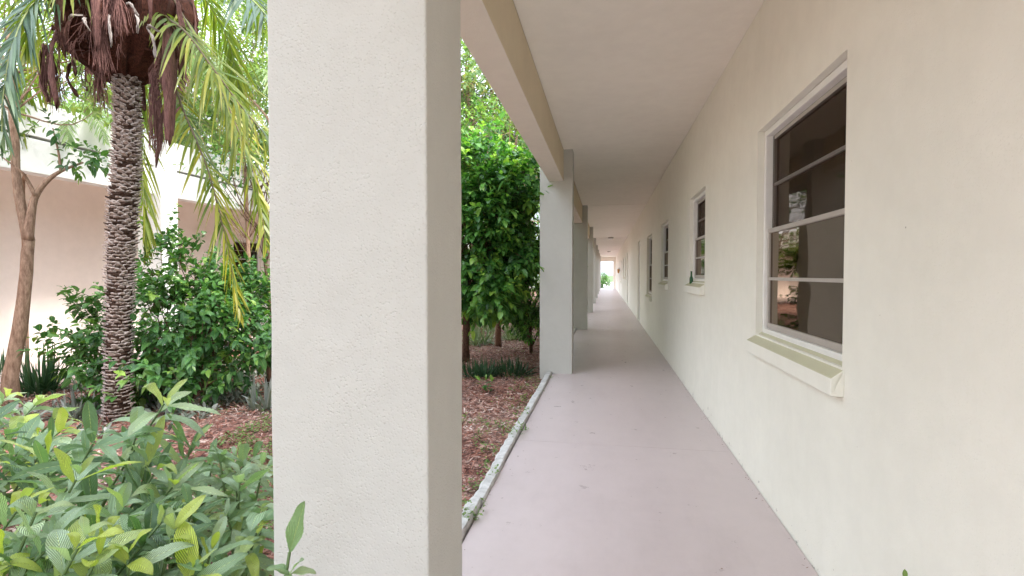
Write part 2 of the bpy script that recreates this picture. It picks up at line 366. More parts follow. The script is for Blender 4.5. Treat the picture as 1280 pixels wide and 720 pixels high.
def ground_h(x, y):
    z = -.055+.03*noise.noise(Vector((x*.9, y*.9, 0)))+.012*noise.noise(Vector((x*4, y*4, 3)))
    z += .10*math.exp(-((x+2.75)**2+(y-3.7)**2)/.5)
    e = min(1, max(0, (-.72-x)/.35))*min(1, max(0, (x+6.1)/.3)); return -.075+(z+.075)*e
def gp(px, py):
    p = G(px, py, -.05); p[2] = ground_h(p[0], p[1]); return p
def onground(x, y): return np.array([x, y, ground_h(x, y)])

def bushy(name, label, cat, base, center, rad, nclump, nsh, L, W, lm, bk, T=TM, seed=1, nl=9, group=None, crownname='crown', shl=.28,
          trunk=None, tr=.03, limbs=6, droop=.3, tmu=.4, lowcut=-1., clr=.34, spread=1.0, tsd=.2, shell=.55, young=.25, extra_pts=None, lf=.42, ls=.45):
    global rng; rng = np.random.default_rng(seed)
    base = np.asarray(base, float); center = np.asarray(center, float); rad = np.asarray(rad, float)
    o = thing(name, base, label, cat, group)
    d = unit(rng.normal(0, 1, (nclump*3, 3))); d = d[d[:, 2] > lowcut][:nclump]
    rr = shell+(1.03-shell)*rng.random(len(d))**.6
    cl = center+d*rr[:, None]*rad*rng.uniform(.85, 1.12, (len(d), 1))
    if extra_pts is not None: cl = np.concatenate([cl, np.array(extra_pts)])
    w = MB()
    tp = smoothpath(trunk, 20) if trunk is not None else smoothpath([base, (base+center)/2+rng.normal(0, .03, 3), center], 10)
    k = len(tp)
    w.tube(tp, np.linspace(tr, tr*.45, k)*(1+.25*np.exp(-np.arange(k)*.8)), 9, wob=.35)
    for i in range(len(cl)):
        s = tp[int(k*rng.uniform(ls, .98))] if trunk is not None else tp[int(k*rng.uniform(.1, .9))]
        mid = (s+cl[i])/2+rng.normal(0, .07, 3)*rad.mean()-np.array([0, 0, .06])*rad.mean()
        big = 1 if i < limbs else .5
        w.tube(smoothpath([s, mid, cl[i]], 8), np.linspace(tr*lf*big, tr*lf*.22, 9), 5, wob=.2)
    w.build('trunk' if cat in ('tree',) else 'stem', bk, o, smooth=True)
    sb = []; sdn = []
    per = nsh//len(cl)
    for c in cl:
        out = unit((c-center)/rad)
        q = c+rng.normal(0, 1, (per, 3))*rad.mean()*clr*np.array([1, 1, .75])
        dd = unit(out*.7+rng.normal(0, .6, (per, 3))+np.array([0, 0, .35])); sb.append(q); sdn.append(dd)
    sb = np.concatenate(sb); sdn = np.concatenate(sdn)
    tw = MB()
    for i in range(0, len(sb), 2): tw.tube([sb[i]-sdn[i]*shl*.3, sb[i], sb[i]+sdn[i]*shl*.9], [min(tr*.05, .003)+.002, .0025, .001], 3, cap=False)
    sets = shoots(sb, sdn, shl*rng.uniform(.7, 1.3, len(sb)), nl, L, W, T, spread, droop, tmu, tsd, young=young)
    leafobj(crownname, sets, lm, o, tw, bk)
    return o

# ------------------------------------------------------------------ the two wings
C2 = math.cos(YAW)
WALL = .8455; COLI, COLO = -.394, -.786; BMI, BMO = -.50, -.678; CEIL = 2.69; BMZ = 2.315
Y0, Y1 = -11.0, 45.5
SP = 5.15; YC = 1.115; COLD = .285
def side(sd):      # sd=+1 our wing, -1 the mirrored wing
    return (lambda x: x) if sd > 0 else (lambda x: -6.86-x)
def panel_bm(cells_s, cells_z, opens, n, X):
    return
def wall_mesh(name, xf, xb, y0, y1, z0, z1, opens):
    ys = sorted({y0, y1}|{v for o in opens for v in o[:2]}); zs = sorted({z0, z1}|{v for o in opens for v in o[2:4]})
    # split long cells
    mb = MB()
    def q(a, b, c, d): mb.add([a, b, c, d], [(0, 1, 2, 3)])
    for i in range(len(ys)-1):
        for j in range(len(zs)-1):
            ym, zm = (ys[i]+ys[i+1])/2, (zs[j]+zs[j+1])/2
            if any(o[0] < ym < o[1] and o[2] < zm < o[3] for o in opens): continue
            for x in (xf, xb): q((x, ys[i], zs[j]), (x, ys[i+1], zs[j]), (x, ys[i+1], zs[j+1]), (x, ys[i], zs[j+1]))
    for a, b, c, d in [o[:4] for o in opens]:
        q((xf, a, c), (xb, a, c), (xb, a, d), (xf, a, d)); q((xf, b, c), (xb, b, c), (xb, b, d), (xf, b, d))
        q((xf, a, d), (xf, b, d), (xb, b, d), (xb, a, d))
        q((xf, a, c), (xf, b, c), (xb, b, c), (xb, a, c))
    for y in (y0, y1): q((xf, y, z0), (xb, y, z0), (xb, y, z1), (xf, y, z1))
    q((xf, y0, z0), (xf, y1, z0), (xb, y1, z0), (xb, y0, z0)); q((xf, y0, z1), (xf, y1, z1), (xb, y1, z1), (xb, y0, z1))
    me = mb.mesh(name); bm = bmesh.new(); bm.from_mesh(me); bmesh.ops.remove_doubles(bm, verts=bm.verts, dist=1e-5)
    bmesh.ops.recalc_face_normals(bm, faces=bm.faces); bm.to_mesh(me); bm.free(); return me

def column(parent, X, yc, z1, mat, hero=False):
    """rectangular stucco column with softened, slightly wavering arrises"""
    x0, x1 = sorted((X(COLI), X(COLO))); y0, y1 = yc, yc+COLD; r = .0045; seg = 3
    prof = []
    for cx, cy, a0 in ((x1-r, y1-r, 0), (x0+r, y1-r, 90), (x0+r, y0+r, 180), (x1-r, y0+r, 270)):
        for i in range(seg+1): a = R(a0+90*i/seg); prof.append((cx+r*math.cos(a), cy+r*math.sin(a)))
    n0 = len(prof); full = []
    for i in range(n0):
        a, b = prof[i], prof[(i+1) % n0]; L = math.dist(a, b); k = max(1, int(L/.05)) if L > .03 else 1
        ts = [j/k for j in range(k)]
        if k > 1: ts = [0, .004/L, .012/L]+[j/k for j in range(1, k) if .02 < j/k*L < L-.02]+[1-.012/L, 1-.004/L]
        for t in ts: full.append((a[0]+(b[0]-a[0])*t, a[1]+(b[1]-a[1])*t))
    zs = np.linspace(-.12, z1, int(z1/(.045 if hero else .15))); n = len(full); V = []
    for z in zs:
        for x, y in full:
            d = noise.noise(Vector((x*6, y*6+yc, z*5)))*.0014+noise.noise(Vector((x*25, y*25+yc, z*20)))*.0009
            cx, cy = (x0+x1)/2, (y0+y1)/2; V.append((x+np.sign(x-cx)*d*(abs(x-cx) > .1), y+np.sign(y-cy)*d*(abs(y-cy) > .1), z))
    m = MB(); Fq = [(i*n+j, i*n+(j+1) % n, (i+1)*n+(j+1) % n, (i+1)*n+j) for i in range(len(zs)-1) for j in range(n)]
    m.add(V, Fq); return m.build('column', mat, parent, smooth=True)

WINS = [  # y0,y1 (along), z0,z1, kind
  (2.06, 3.165, .862, 2.005), (4.74, 5.58, 1.125, 1.965), (7.45, 8.4, 1.09, 1.965), (10.0, 11.15, .80, 1.965),
  (22.6, 23.5, 1.09, 1.965), (25.2, 26.1, 1.09, 1.965), (29.0, 30.1, .82, 1.965), (36.4, 37.5, .82, 1.965), (-4.2, -3.1, .862, 2.0)]
DOORS = [(13.4, 14.3), (20.4, 21.3), (33.0, 33.9), (40.6, 41.5), (-7.5, -6.6)]
REC = .045
def window(parent, X, wn, main=False, dirs=1):
    y0, y1, z0, z1 = wn
    def bx(m, ya, yb, n0, n1, za, zb): m.box(X(WALL+n0), X(WALL+n1), ya, yb, za, zb)
    m = MB(); t = .032      # white outer frame
    a, b, c, d = y0+.004, y1-.004, z0+.004, z1-.004
    bx(m, a, a+t, REC-.012, REC+.05, c, d); bx(m, b-t, b, REC-.012, REC+.05, c, d); bx(m, a+t, b-t, REC-.012, REC+.05, d-t, d); bx(m, a+t, b-t, REC-.012, REC+.05, c, c+t)
    fr = bevel(m.build('window', M['white_frame'], parent), .003, 2)
    a, b, c, d = a+t, b-t, c+t, d-t; mid = c+(d-c)*.505; s = .024
    def sash(n, za, zb, mun=True):
        m = MB(); bx(m, a+.001, a+s, n, n+.022, za, zb); bx(m, b-s, b-.001, n, n+.022, za, zb); bx(m, a+s, b-s, n, n+.022, zb-s, zb); bx(m, a+s, b-s, n, n+.022, za, za+s*1.3)
        o = m.build('sash', M['alu'] if n > REC+.01 else M['pale_bar'], fr); bevel(o, .002, 1)
        m = MB(); bx(m, a+s+.001, b-s-.001, n+.001, n+.016, (za+zb)/2-.008, (za+zb)/2+.008); bx(m, a+.03, b-.03, n-.003, n-.0005, zb-s+.002, zb-.002); m.build('glazing_bar', M['pale_bar'], fr); return o
    sash(REC+.026, mid-.012, d-.001); sash(REC+.002, c+.001, mid+.014)
    for n, za, zb in ((REC+.036, mid, d-s), (REC+.010, c+s, mid)):
        m = MB(); x = X(WALL+n+.003); m.add([(x, a+s-.003, za), (x, b-s+.003, za), (x, b-s+.003, zb), (x, a+s-.003, zb)], [(0, 1, 2, 3)]); m.build('pane', M['glass'], fr)
    m = MB(); x = X(WALL+REC+.0245); m.add([(x, a, c), (x, b, c), (x, b, d), (x, a, d)], [(0, 1, 2, 3)]); m.build('insect_screen', M['screen'], fr)
    # brown curtain just behind
    m = MB(); k = 60; V = []
    for i in range(k+1):
        yy = y0-.02+(y1-y0+.04)*i/k; xx = X(WALL+REC+.19+.018*math.sin(i*1.3)+.01*math.sin(i*.47+1))
        V += [(xx, yy, z0-.05), (xx, yy, z1+.05)]
    m.add(V, [(2*i, 2*i+2, 2*i+3, 2*i+1) for i in range(k)]); m.build('curtain', M['curtain'], fr, smooth=True)
    # sloped stucco sill projecting from the wall
    m = MB(); e = .018; ya, yb = y0-e, y1+.02; zt = z0+.012; pr = .045
    prof = [(REC-.012, zt), (-pr, zt-.05), (-pr, zt-.115), (.001, zt-.117), (.001, zt-.025), (REC-.012, zt-.02)]
    V = [(X(WALL+n), yy, z) for yy in (ya, yb) for n, z in prof]
    # keep the part inside the opening within the jambs
    for i in (0, 5): V[i] = (V[i][0], y0+.002, V[i][2]); V[i+6] = (V[i+6][0], y1-.002, V[i+6][2])
    k = 6; Fq = [(i, (i+1) % k, (i+1) % k+k, i+k) for i in range(k)]+[tuple(range(k-1, -1, -1)), tuple(range(k, 2*k))]
    m.add(V, Fq); me = m.mesh('sill'); bm = bmesh.new(); bm.from_mesh(me); bmesh.ops.recalc_face_normals(bm, faces=bm.faces); bm.to_mesh(me); bm.free()
    so_ = link('sill', me, [M['wall'], M['sill']], fr)
    for q_ in me.polygons: q_.material_index = 1 if q_.normal.z > .3 else 0
    bevel(so_, .004, 2)
    return fr

def door(parent, X, y0, y1):
    def bx(m, ya, yb, n0, n1, za, zb): m.box(X(WALL+n0), X(WALL+n1), ya, yb, za, zb)
    z1 = 2.06; m = MB(); t = .05
    bx(m, y0+.004, y0+t, .03, .11, .002, z1-.004); bx(m, y1-t, y1-.004, .03, .11, .002, z1-.004); bx(m, y0+t, y1-t, .03, .11, z1-t, z1-.004)
    fr = bevel(m.build('door', M['white_frame'], parent), .004, 1)
    m = MB(); bx(m, y0+t+.003, y1-t-.003, .07, .105, .01, z1-t-.003)
    for za, zb in ((.2, .9), (1.05, 1.85)):
        for ya, yb in ((y0+.15, (y0+y1)/2-.05), ((y0+y1)/2+.05, y1-.15)): bx(m, ya, yb, .062, .0695, za, zb)
    bevel(m.build('door_leaf', M['door'], fr), .004, 1)
    m = MB(); m.tube([(X(WALL+.066), y0+.13, 1.0), (X(WALL+.03), y0+.13, 1.0), (X(WALL+.005), y0+.13, 1.0)], [.012, .012, .028], 12); m.build('handle', M['metal'], fr, smooth=True)

def wing(sd, label, wins, doors, ya, yb, wallmat, colmat, beammat):
    X = side(sd)
    o = thing('arcade_building', (X(2), (ya+yb)/2, 0), label, 'building')
    T_ = .20; far = 7.0
    opens = [tuple(w[:4]) for w in wins]+[(a, b, .0001, 2.06) for a, b in doors]
    opens = [(a, b, c if c > .01 else .002, d) for a, b, c, d in opens]
    me = wall_mesh('wall', X(WALL), X(WALL+T_), ya, yb, -.12, CEIL+.0305, opens); link('wall', me, wallmat, o)
    m = MB(); m.box(X(far), X(far+.2), ya, yb, -.12, CEIL-.003); m.box(X(WALL+T_+.002), X(far-.002), ya, ya+.2, -.12, CEIL-.003); m.box(X(WALL+T_+.002), X(far-.002), yb-.2, yb, -.12, CEIL-.003)
    m.build('outer_wall', wallmat, o)
    m = MB(); m.box(X(WALL+T_+.01), X(far-.01), ya+.21, yb-.21, -.1, -.02); m.build('inner_floor', M['dark'], o)
    # ceiling of the walk, one board field per bay
    cols = []; y = YC-3*SP
    while y < yb+1: cols.append(y); y += SP
    cols = [c for c in cols if ya < c < yb-.5]
    m = MB(); ed = [ya]+[c for c in cols]+[yb]
    for i in range(len(ed)-1):
        m.box(X(BMI), X(WALL-.0004), ed[i]+.005, ed[i+1]-.005, CEIL+(0 if i % 2 else .006), CEIL+.03)
    m.build('ceiling', M['ceiling'], o)
    m = MB(); m.box(X(-.84 if sd > 0 else -.683), X(far+.35), ya-.1, yb+.1, CEIL+.031, CEIL+.34); m.build('roof_slab', M['whitestucco'], o)
    m = MB(); m.box(X(-.80 if sd > 0 else -.684), X(far+.3), ya-.06, yb+.06, CEIL+.342, CEIL+.42); m.build('roof', M['roof'], o)
    # edge beam, butted between the columns
    ed = [ya]+[v for c in cols for v in (c-.001, c+COLD+.001)]+[yb]
    for i in range(0, len(ed), 2):
        if ed[i+1]-ed[i] > .3:
            m = MB(); x0, x1 = X(BMI), X(BMO); a, b = ed[i], ed[i+1]
            m.box(x0, x1, a, b, BMZ+.001, CEIL-.001)
            bb = m.build('beam', [beammat, M['soffit'] if sd > 0 else M['whitestucco']], o)
            for p in bb.data.polygons:
                if abs(p.normal.z) > .5 and p.center.z < 2.5: p.material_index = 1
            bevel(bb, .006, 2)
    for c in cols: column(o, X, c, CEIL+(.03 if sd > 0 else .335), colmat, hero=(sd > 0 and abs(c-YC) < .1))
    for w in wins: window(o, X, w)
    for a, b in doors: door(o, X, a, b)
    return o
A = wing(1, 'cream stucco wing on the right, square columns, warm-light tinted edge beam, windows along its walkway', WINS[:-1], DOORS[:-1], -1.3, Y1, M['wall'], M['column'], M['beam'])
B = wing(-1, 'bounce-tinted beige wing across the courtyard garden, white column and fascia, seen behind the palm', [(9.75, 10.62, 1.1, 1.95), (4.3, 5.35, 1.12, 1.66), (19, 20, 1.0, 1.95), (-3, -2, 1.0, 1.95)],
         [(14.5, 15.4)], Y0, Y1, M['bouncewall'], M['whitestucco'], M['whitestucco'])
# end frame of the walk: header and posts round the bright opening
m = MB(); m.box(COLI-.38, WALL-.002, Y1-.36, Y1-.05, 2.32, CEIL-.002); m.box(WALL-.21, WALL-.003, Y1-.36, Y1-.05, -.02, 2.319)
m.build('end_portal', M['soffit'], A)
# ceiling light and wall lantern
def ceil_light(y):
    m = MB(); c = .2
    m.tube([(c, y, CEIL-.001), (c, y, CEIL-.03), (c, y, CEIL-.032)], [.11, .11, .1], 24)
    f = m.build('ceiling_light', M['metal'], A, smooth=False)
    m = MB(); m.tube([(c, y, CEIL-.033), (c, y, CEIL-.06), (c, y, CEIL-.085)], [.095, .085, .03], 24); m.build('lamp_shade', M['white_frame'], f, smooth=True)
ceil_light(21.4); ceil_light(34.)
m = MB(); lx, ly = WALL-.10, 31.5
m.box(WALL-.03, WALL-.001, ly-.06, ly+.06, 1.38, 1.6); m.tube([(WALL-.03, ly, 1.56), (lx, ly, 1.6), (lx, ly, 1.52)], .012, 8); m.tube([(lx, ly, 1.54), (lx, ly, 1.50)], [.02, .085], 8)
f = m.build('wall_lantern', M['metal'], A); m = MB(); m.tube([(lx, ly, 1.499), (lx, ly, 1.3), (lx, ly, 1.27)], [.075, .055, .02], 8); m.build('lamp_glass', M['lamp_amber'], f)

# ornament on the second window sill
o = thing('bottle', (WALL+.0, 5.42, 1.095), 'small dark green bottle standing on the sill of the second window', 'bottle')
m = MB(); bz = 1.10; m.tube([(WALL-.005, 5.42, bz+h) for h in (0, .008, .06, .085, .12, .128, .132)], [.014, .018, .018, .009, .008, .010, .009], 14); m.build('glass_body', M['pot_green'], o, smooth=True)

# ------------------------------------------------------------------ setting
def flat(name, x0, x1, y0, y1, z, mat):
    m = MB(); m.add([(x0, y0, z), (x1, y0, z), (x1, y1, z), (x0, y1, z)], [(0, 1, 2, 3)]); return tag(m.build(name, mat), kind='structure')
flat('ground', -400, 400, -300, 500, -.16, M['lawn'])
def slab(name, x0, x1, y0, y1, z0, z1, mat, step=None):
    m = MB(); y = y0; step = step or (y1-y0)
    while y < y1-.01: m.box(x0, x1, y+.0016, min(y+step, y1)-.0016, z0, z1); y += step
    return tag(m.build(name, mat), kind='structure')
slab('walkway', -.6235, WALL-.004, YC-SP/2, Y1+.6, -.12, 0, M['floor'], SP/2)
slab('walkway', -6.86-WALL+.004, -6.86+.615, YC-2*SP-.8, Y1+.6, -.12, 0, M['floor'], SP/2)
flat('path', -40, 40, Y1+.7, Y1+44, -.10, M['path'])
slab('bounce_terrace', -.6, 12, -12, YC-SP/2-.01, -.12, -.005, M['path'])  # unseen pale paving added behind the camera to bounce light into the walk
# garden bed
m = MB(); nx, ny = 120, 440; xs = np.linspace(-6.24, -.60, nx); ys = np.linspace(-9, 45.5, ny)
V = [(x, y, ground_h(x, y)) for y in ys for x in xs]
m.add(V, [(j*nx+i, j*nx+i+1, (j+1)*nx+i+1, (j+1)*nx+i) for j in range(ny-1) for i in range(nx-1)])
tag(m.build('garden_bed', M['soil'], smooth=True), kind='structure')
# mulch
rng = np.random.default_rng(3)
def scatter(n, x0, x1, y0, y1, bias=1.0, fn=None):
    x = rng.uniform(x0, x1, n); y = y0+(y1-y0)*rng.random(n)**bias
    if fn is not None: k = np.array([fn(a, b) for a, b in zip(x, y)]); x, y = x[k], y[k]
    z = np.array([ground_h(a, b) for a, b in zip(x, y)]); return np.stack([x, y, z], 1)
sets = []
for nn, (ya, yb), bias, sc in ((52000, (1.0, 9), 1.0, 1), (16000, (9, 26), 1.3, 1.6)):
    q = scatter(nn, -6.15, -.70, ya, yb, bias); n = len(q)
    ax = rng.normal(0, 1, (n, 3)); ax[:, 2] *= .22; nr = rng.normal(0, .35, (n, 3))+[0, 0, 1]
    q[:, 2] += .004+rng.random(n)*.02
    big = np.array([noise.noise(Vector((a*.8, b*.8, 5))) for a, b, _ in q])
    tt = np.clip(.40+.25*np.clip(big*3, -1, 1)+rng.normal(0, .3, n), 0, 1)
    sets.append(leafset(q, ax, nr, rng.uniform(.025, .08, n)*sc, rng.uniform(.007, .017, n)*sc, rng.normal(0, .1, n), tt, TC))
tag(leafobj('mulch_chips', sets, LM['mulch']), 'red brown shredded bark mulch covering the garden bed', 'mulch', kind='stuff')
# small weeds / ground cover
def weeds():
    def f(a, b): return noise.noise(Vector((a*1.3, b*1.3, 9)))+.5*noise.noise(Vector((a*5, b*5, 2))) > .12
    q1 = scatter(3200, -5.5, -.72, 1.2, 12, 1.2, f)
    q2 = scatter(1500, -1.1, -.58, 1.5, 6.2, 1, lambda a, b: noise.noise(Vector((a*5, b*3, 1)))-abs(a+.76)*.9 > .05)
    q2[:, 2] = np.where(q2[:, 0] > -.72, .03, q2[:, 2]); q2[:, 2] = np.where(q2[:, 0] > -.62, .004, q2[:, 2])
    q3 = scatter(4200, -2.7, -1.15, 2.2, 4.4, 1, lambda a, b: noise.noise(Vector((a*2, b*2, 4))) +.4*noise.noise(Vector((a*9, b*9, 4))) > -.12)
    q = np.concatenate([q1, q2, q3]); n = len(q); out = []
    for i in range(4):
        a = rng.uniform(0, 6.28, n); ax = np.stack([np.cos(a), np.sin(a), rng.uniform(.1, 1.0, n)], 1)
        h = np.zeros((n, 3)); h[:, 2] = rng.uniform(.0, .05, n)
        out.append(leafset(q+h+rng.normal(0, .008, (n, 3)), ax, np.tile([0, 0, 1.], (n, 1))+rng.normal(0, .3, (n, 3)), rng.uniform(.014, .035, n), rng.uniform(.007, .016, n), .2, np.clip(rng.normal(.5, .22, n), 0, 1), TS))
    tag(leafobj('ground_cover', out, LM['weed']), 'low light green weeds spreading over the mulch', 'weeds', kind='stuff')
weeds()
# silvery low ground cover near the opposite walk and by the palm foot
q = scatter(1500, -5.9, -3.2, 3.2, 7.2, 1, lambda a, b: noise.noise(Vector((a*1.5, b*1.5, 20))) > .0); n = len(q)
sets = shoots(q, np.tile([0, 0, 1.], (n, 1))+rng.normal(0, .5, (n, 3)), .06, 6, .11, .028, TM2, 1.1, .3, .5, .3, .1)
tag(leafobj('ground_cover', sets, LM['silver']), 'silvery grey low leaves covering the bed around the palm foot', 'ground cover', kind='stuff')
# dry litter on the walk along the wall
q = np.stack([WALL-.012-np.abs(rng.normal(0, .022, 70)), rng.uniform(1.2, 6.5, 70), np.full(70, .003)], 1)
q = np.concatenate([q, np.stack([rng.uniform(-.55, .8, 34), rng.uniform(1.3, 12, 34), np.full(34, .003)], 1), np.stack([rng.uniform(-.6, -.5, 40), rng.uniform(1.3, 7, 40), np.full(40, .003)], 1)]); n = len(q)
tag(leafobj('leaf_litter', [leafset(q, rng.normal(0, 1, (n, 3))*[1, 1, .1], np.tile([0, 0, 1.], (n, 1))+rng.normal(0, .2, (n, 3)), rng.uniform(.004, .017, n), rng.uniform(.003, .007, n), -.1, np.clip(rng.normal(.15, .2, n), 0, 1), TS)], LM['litter']),
    'tiny dry leaf scraps scattered on the mauve walkway', 'leaf litter', kind='stuff')

# scalloped edging pieces
def edging(y0, y1, x0=-.692, x1=-.622, seed=0):
    r = random.Random(seed); k = 24; V = []; jx = r.uniform(-.005, .005); tl = r.uniform(-.008, .008); top = .028+r.uniform(-.006, .006)
    for i in range(k+1):
        y = y0+(y1-y0)*i/k; s = abs(math.sin(math.pi*i/k*4)); w = .006*s
        zt = top+tl*(i/k-.5)+.003*s
        for x, z in ((x0-w+jx, -.12), (x0-w+jx, zt-.012), (x0+.012+jx, zt), (x1-.014+jx, zt), (x1+w-.012+jx, zt-.014), (x1+w-.012+jx, -.12)):
            V.append((x+noise.noise(Vector((x*20, y*20, z*20)))*.002, y, z+noise.noise(Vector((x*15, y*15, 3)))*.003))
    n = 6; Fq = [(i*n+j, i*n+j+1, (i+1)*n+j+1, (i+1)*n+j) for i in range(k) for j in range(n-1)]+[tuple(range(n)), tuple(reversed(range(k*n, k*n+n)))]
    m = MB(); m.add(V, Fq); o = m.build('edging_stone', M['edging'], smooth=False)
    me = o.data; c = Vector(((x0+x1)/2, (y0+y1)/2, 0)); me.transform(__import__('mathutils').Matrix.Translation(-c)); o.location = c
    return tag(o, 'whitewashed scalloped concrete edging piece between the walkway and the mulch', 'edging', 'edging pieces along the walkway')
for bay in range(0, 4):
    a = YC+COLD+.02+bay*SP; b = YC+(bay+1)*SP-.02; k = 8 if bay == 0 else 8
    for i in range(k): edging(a+(b-a)*i/k+.004, a+(b-a)*(i+1)/k-.004, seed=bay*20+i)

# ------------------------------------------------------------------ palm
def frond(parent, pts, nl=46, L=.34, W=.021, lm=None, hang=.55, tmu=.4, tsd=.15, fold=.9, start=.18, rmat=None, r0=.013):
    path = smoothpath(pts, 40); k = len(path); seg = np.linalg.norm(np.diff(path, axis=0), axis=1); cum = np.concatenate([[0], np.cumsum(seg)])/seg.sum()
    s = np.linspace(start, .995, nl); q = np.stack([np.interp(s, cum, path[:, i]) for i in range(3)], 1)
    t = unit(np.stack([np.interp(np.minimum(s+.02, 1), cum, path[:, i])-np.interp(s-.02, cum, path[:, i]) for i in range(3)], 1))
    upv = np.tile([0, 0, 1.], (nl, 1)); sd = np.cross(t, upv); sd = unit(sd+1e-3)
    nn = unit(np.cross(sd, t)); sets = []
    prof = np.sin(np.pi*np.clip((s-start)/(1-start)*.86+.12, 0, 1))**.6
    for sg in (-1, 1):
        a = fold*rng.uniform(.8, 1.15, nl)*(1-.45*((s-start)/(1-start))**1.5)
        ax = t*np.cos(a)[:, None]+sg*sd*np.sin(a)[:, None]+nn*rng.normal(.12, .22, (nl, 1))+rng.normal(0, .09, (nl, 3))+[0, 0, -hang*.4]
        nr = nn+rng.normal(0, .25, (nl, 3))
        sets.append(leafset(q, ax, nr, L*prof*rng.uniform(.7, 1.12, nl), W*rng.uniform(.8, 1.15, nl), hang*rng.uniform(.6, 1.3, nl), np.clip(rng.normal(tmu, tsd, nl)+.15*s, 0, 1), TB))
    w = MB(); w.tube(path, np.linspace(r0, r0*.2, k), 5)
    return leafobj('frond', sets, lm or LM['frond'], parent, w, rmat or M['rachis'])

def palm():
    global rng; rng = np.random.default_rng(21)
    b = gp(146, 527); d0 = 4.45
    tp = smoothpath([b+[0, 0, -.05], P(148, 470, d0), P(149, 380, d0), P(153, 280, d0), P(159, 180, d0), P(158, 100, d0), P(157, 20, d0), P(157, -60, d0)], 42)
    o = thing('palm_tree', b, 'date palm with scaly trunk, shaggy brown skirt and drooping yellow green fronds', 'tree')
    px = d0/F; k = len(tp)
    rad = .68*np.interp(np.linspace(0, 1, k), [0, .1, .3, .45, .62, .8, 1], [.155, .14, .145, .16, .14, .125, .12])
    w = MB(); w.tube(tp, rad*.9, 20, wob=.12)
    cum = np.concatenate([[0], np.cumsum(np.linalg.norm(np.diff(tp, axis=0), axis=1))]); tot = cum[-1]*.8
    z = .06; row = 0
    while z < tot:
        c = np.array([np.interp(z, cum, tp[:, i]) for i in range(3)]); rr = np.interp(z, cum, rad); nsc = 11
        for j in range(nsc):
            a = 2*math.pi*(j+.5*(row % 2))/nsc+rng.normal(0, .07); od = np.array([math.cos(a), math.sin(a), 0]); sd = np.array([-math.sin(a), math.cos(a), 0])
            hw = rr*math.pi/nsc*rng.uniform(.6, 1.1); p0 = c+od*rr*.86; jut = rng.uniform(.020, .040); hh = rng.uniform(.010, .017)
            zz = rng.normal(0, .004)
            th = rng.uniform(.004, .008); up_ = rng.uniform(.002, .014)
            b0, b1 = p0-sd*hw*1.1+[0, 0, zz], p0+sd*hw*1.1+[0, 0, zz]
            t0, t1 = p0+od*jut-sd*hw*.45+[0, 0, zz+up_], p0+od*jut+sd*hw*.45+[0, 0, zz+up_]; dn = np.array([0, 0, -th])
            w.add([b0, b1, t1, t0, b0+dn*2.2, b1+dn*2.2, t1+dn, t0+dn], [(3, 2, 1, 0), (4, 5, 6, 7), (0, 4, 7, 3), (3, 7, 6, 2), (2, 6, 5, 1)], 1 if rng.random() < .9 else 0)
        z += .027; row += 1
    w.build('trunk', [M['palm_trunk'], M['palm_scale']], o)
    rng = np.random.default_rng(77)
    # shaggy boot mass
    cc = P(155, 30, d0)+[0, 0, 0]
    m = MB(); nu, nv = 60, 40; V = []
    for j in range(nv+1):
        t = j/nv; zz = -.46+1.25*t; r = np.interp(t, [0, .06, .2, .45, .75, 1], [.15, .30, .44, .50, .38, .12])
        for i in range(nu):
            a = 2*math.pi*i/nu; rr = r*(1+.30*noise.noise(Vector((math.cos(a)*2.6, math.sin(a)*2.6, zz*2.6)))+.12*noise.noise(Vector((math.cos(a)*9, math.sin(a)*9, zz*5))))
            V.append(cc+[rr*math.cos(a), rr*math.sin(a), zz+.05*noise.noise(Vector((math.cos(a)*5, math.sin(a)*5, 1)))])
    Fq = [(j*nu+i, j*nu+(i+1) % nu, (j+1)*nu+(i+1) % nu, (j+1)*nu+i) for j in range(nv) for i in range(nu)]+[tuple(range(nu-1, -1, -1)), tuple(nv*nu+i for i in range(nu))]
    m.add(V, Fq)
    # cut petiole bases sticking out
    for _ in range(150):
        a = rng.uniform(0, 6.28); zz = rng.uniform(-.40, .7); od = np.array([math.cos(a), math.sin(a), 0]); sd = np.array([-math.sin(a), math.cos(a), 0])
        r = np.interp((zz+.46)/1.25, [0, .06, .2, .45, .75, 1], [.13, .25, .38, .45, .34, .12])*.85; p0 = cc+od*r+[0, 0, zz]
        l = rng.uniform(.06, .2); hw = rng.uniform(.02, .045); dirv = od*.8+np.array([0, 0, rng.uniform(-.7, .5)])
        p1 = p0+dirv*l
        V = [p0-sd*hw, p0+sd*hw, p1+sd*hw*.6, p1-sd*hw*.6, p0-sd*hw+od*.02-[0, 0, .03], p0+sd*hw+od*.02-[0, 0, .03], p1+sd*hw*.6-[0, 0, .015], p1-sd*hw*.6-[0, 0, .015]]
        m.add(V, [(0, 1, 2, 3), (4, 7, 6, 5), (0, 4, 5, 1), (1, 5, 6, 2), (2, 6, 7, 3), (3, 7, 4, 0)])
    m.build('boot_skirt', M['boot'], o, smooth=False)
    # long fibres
    m = MB()
    def fib(p0, p1, n, spread, droop=.1):
        for _ in range(n):
            a = p0+rng.normal(0, spread*.4, 3); b_ = p1+rng.normal(0, spread, 3)*[1, 1, 1.2]; mid = (a+b_)/2+rng.normal(0, spread*.4, 3)+[0, 0, droop*.3]
            m.tube(smoothpath([a, mid, b_], 6), [.003, .003, .0026, .0026, .0022, .0018, .0015], 3, cap=False)
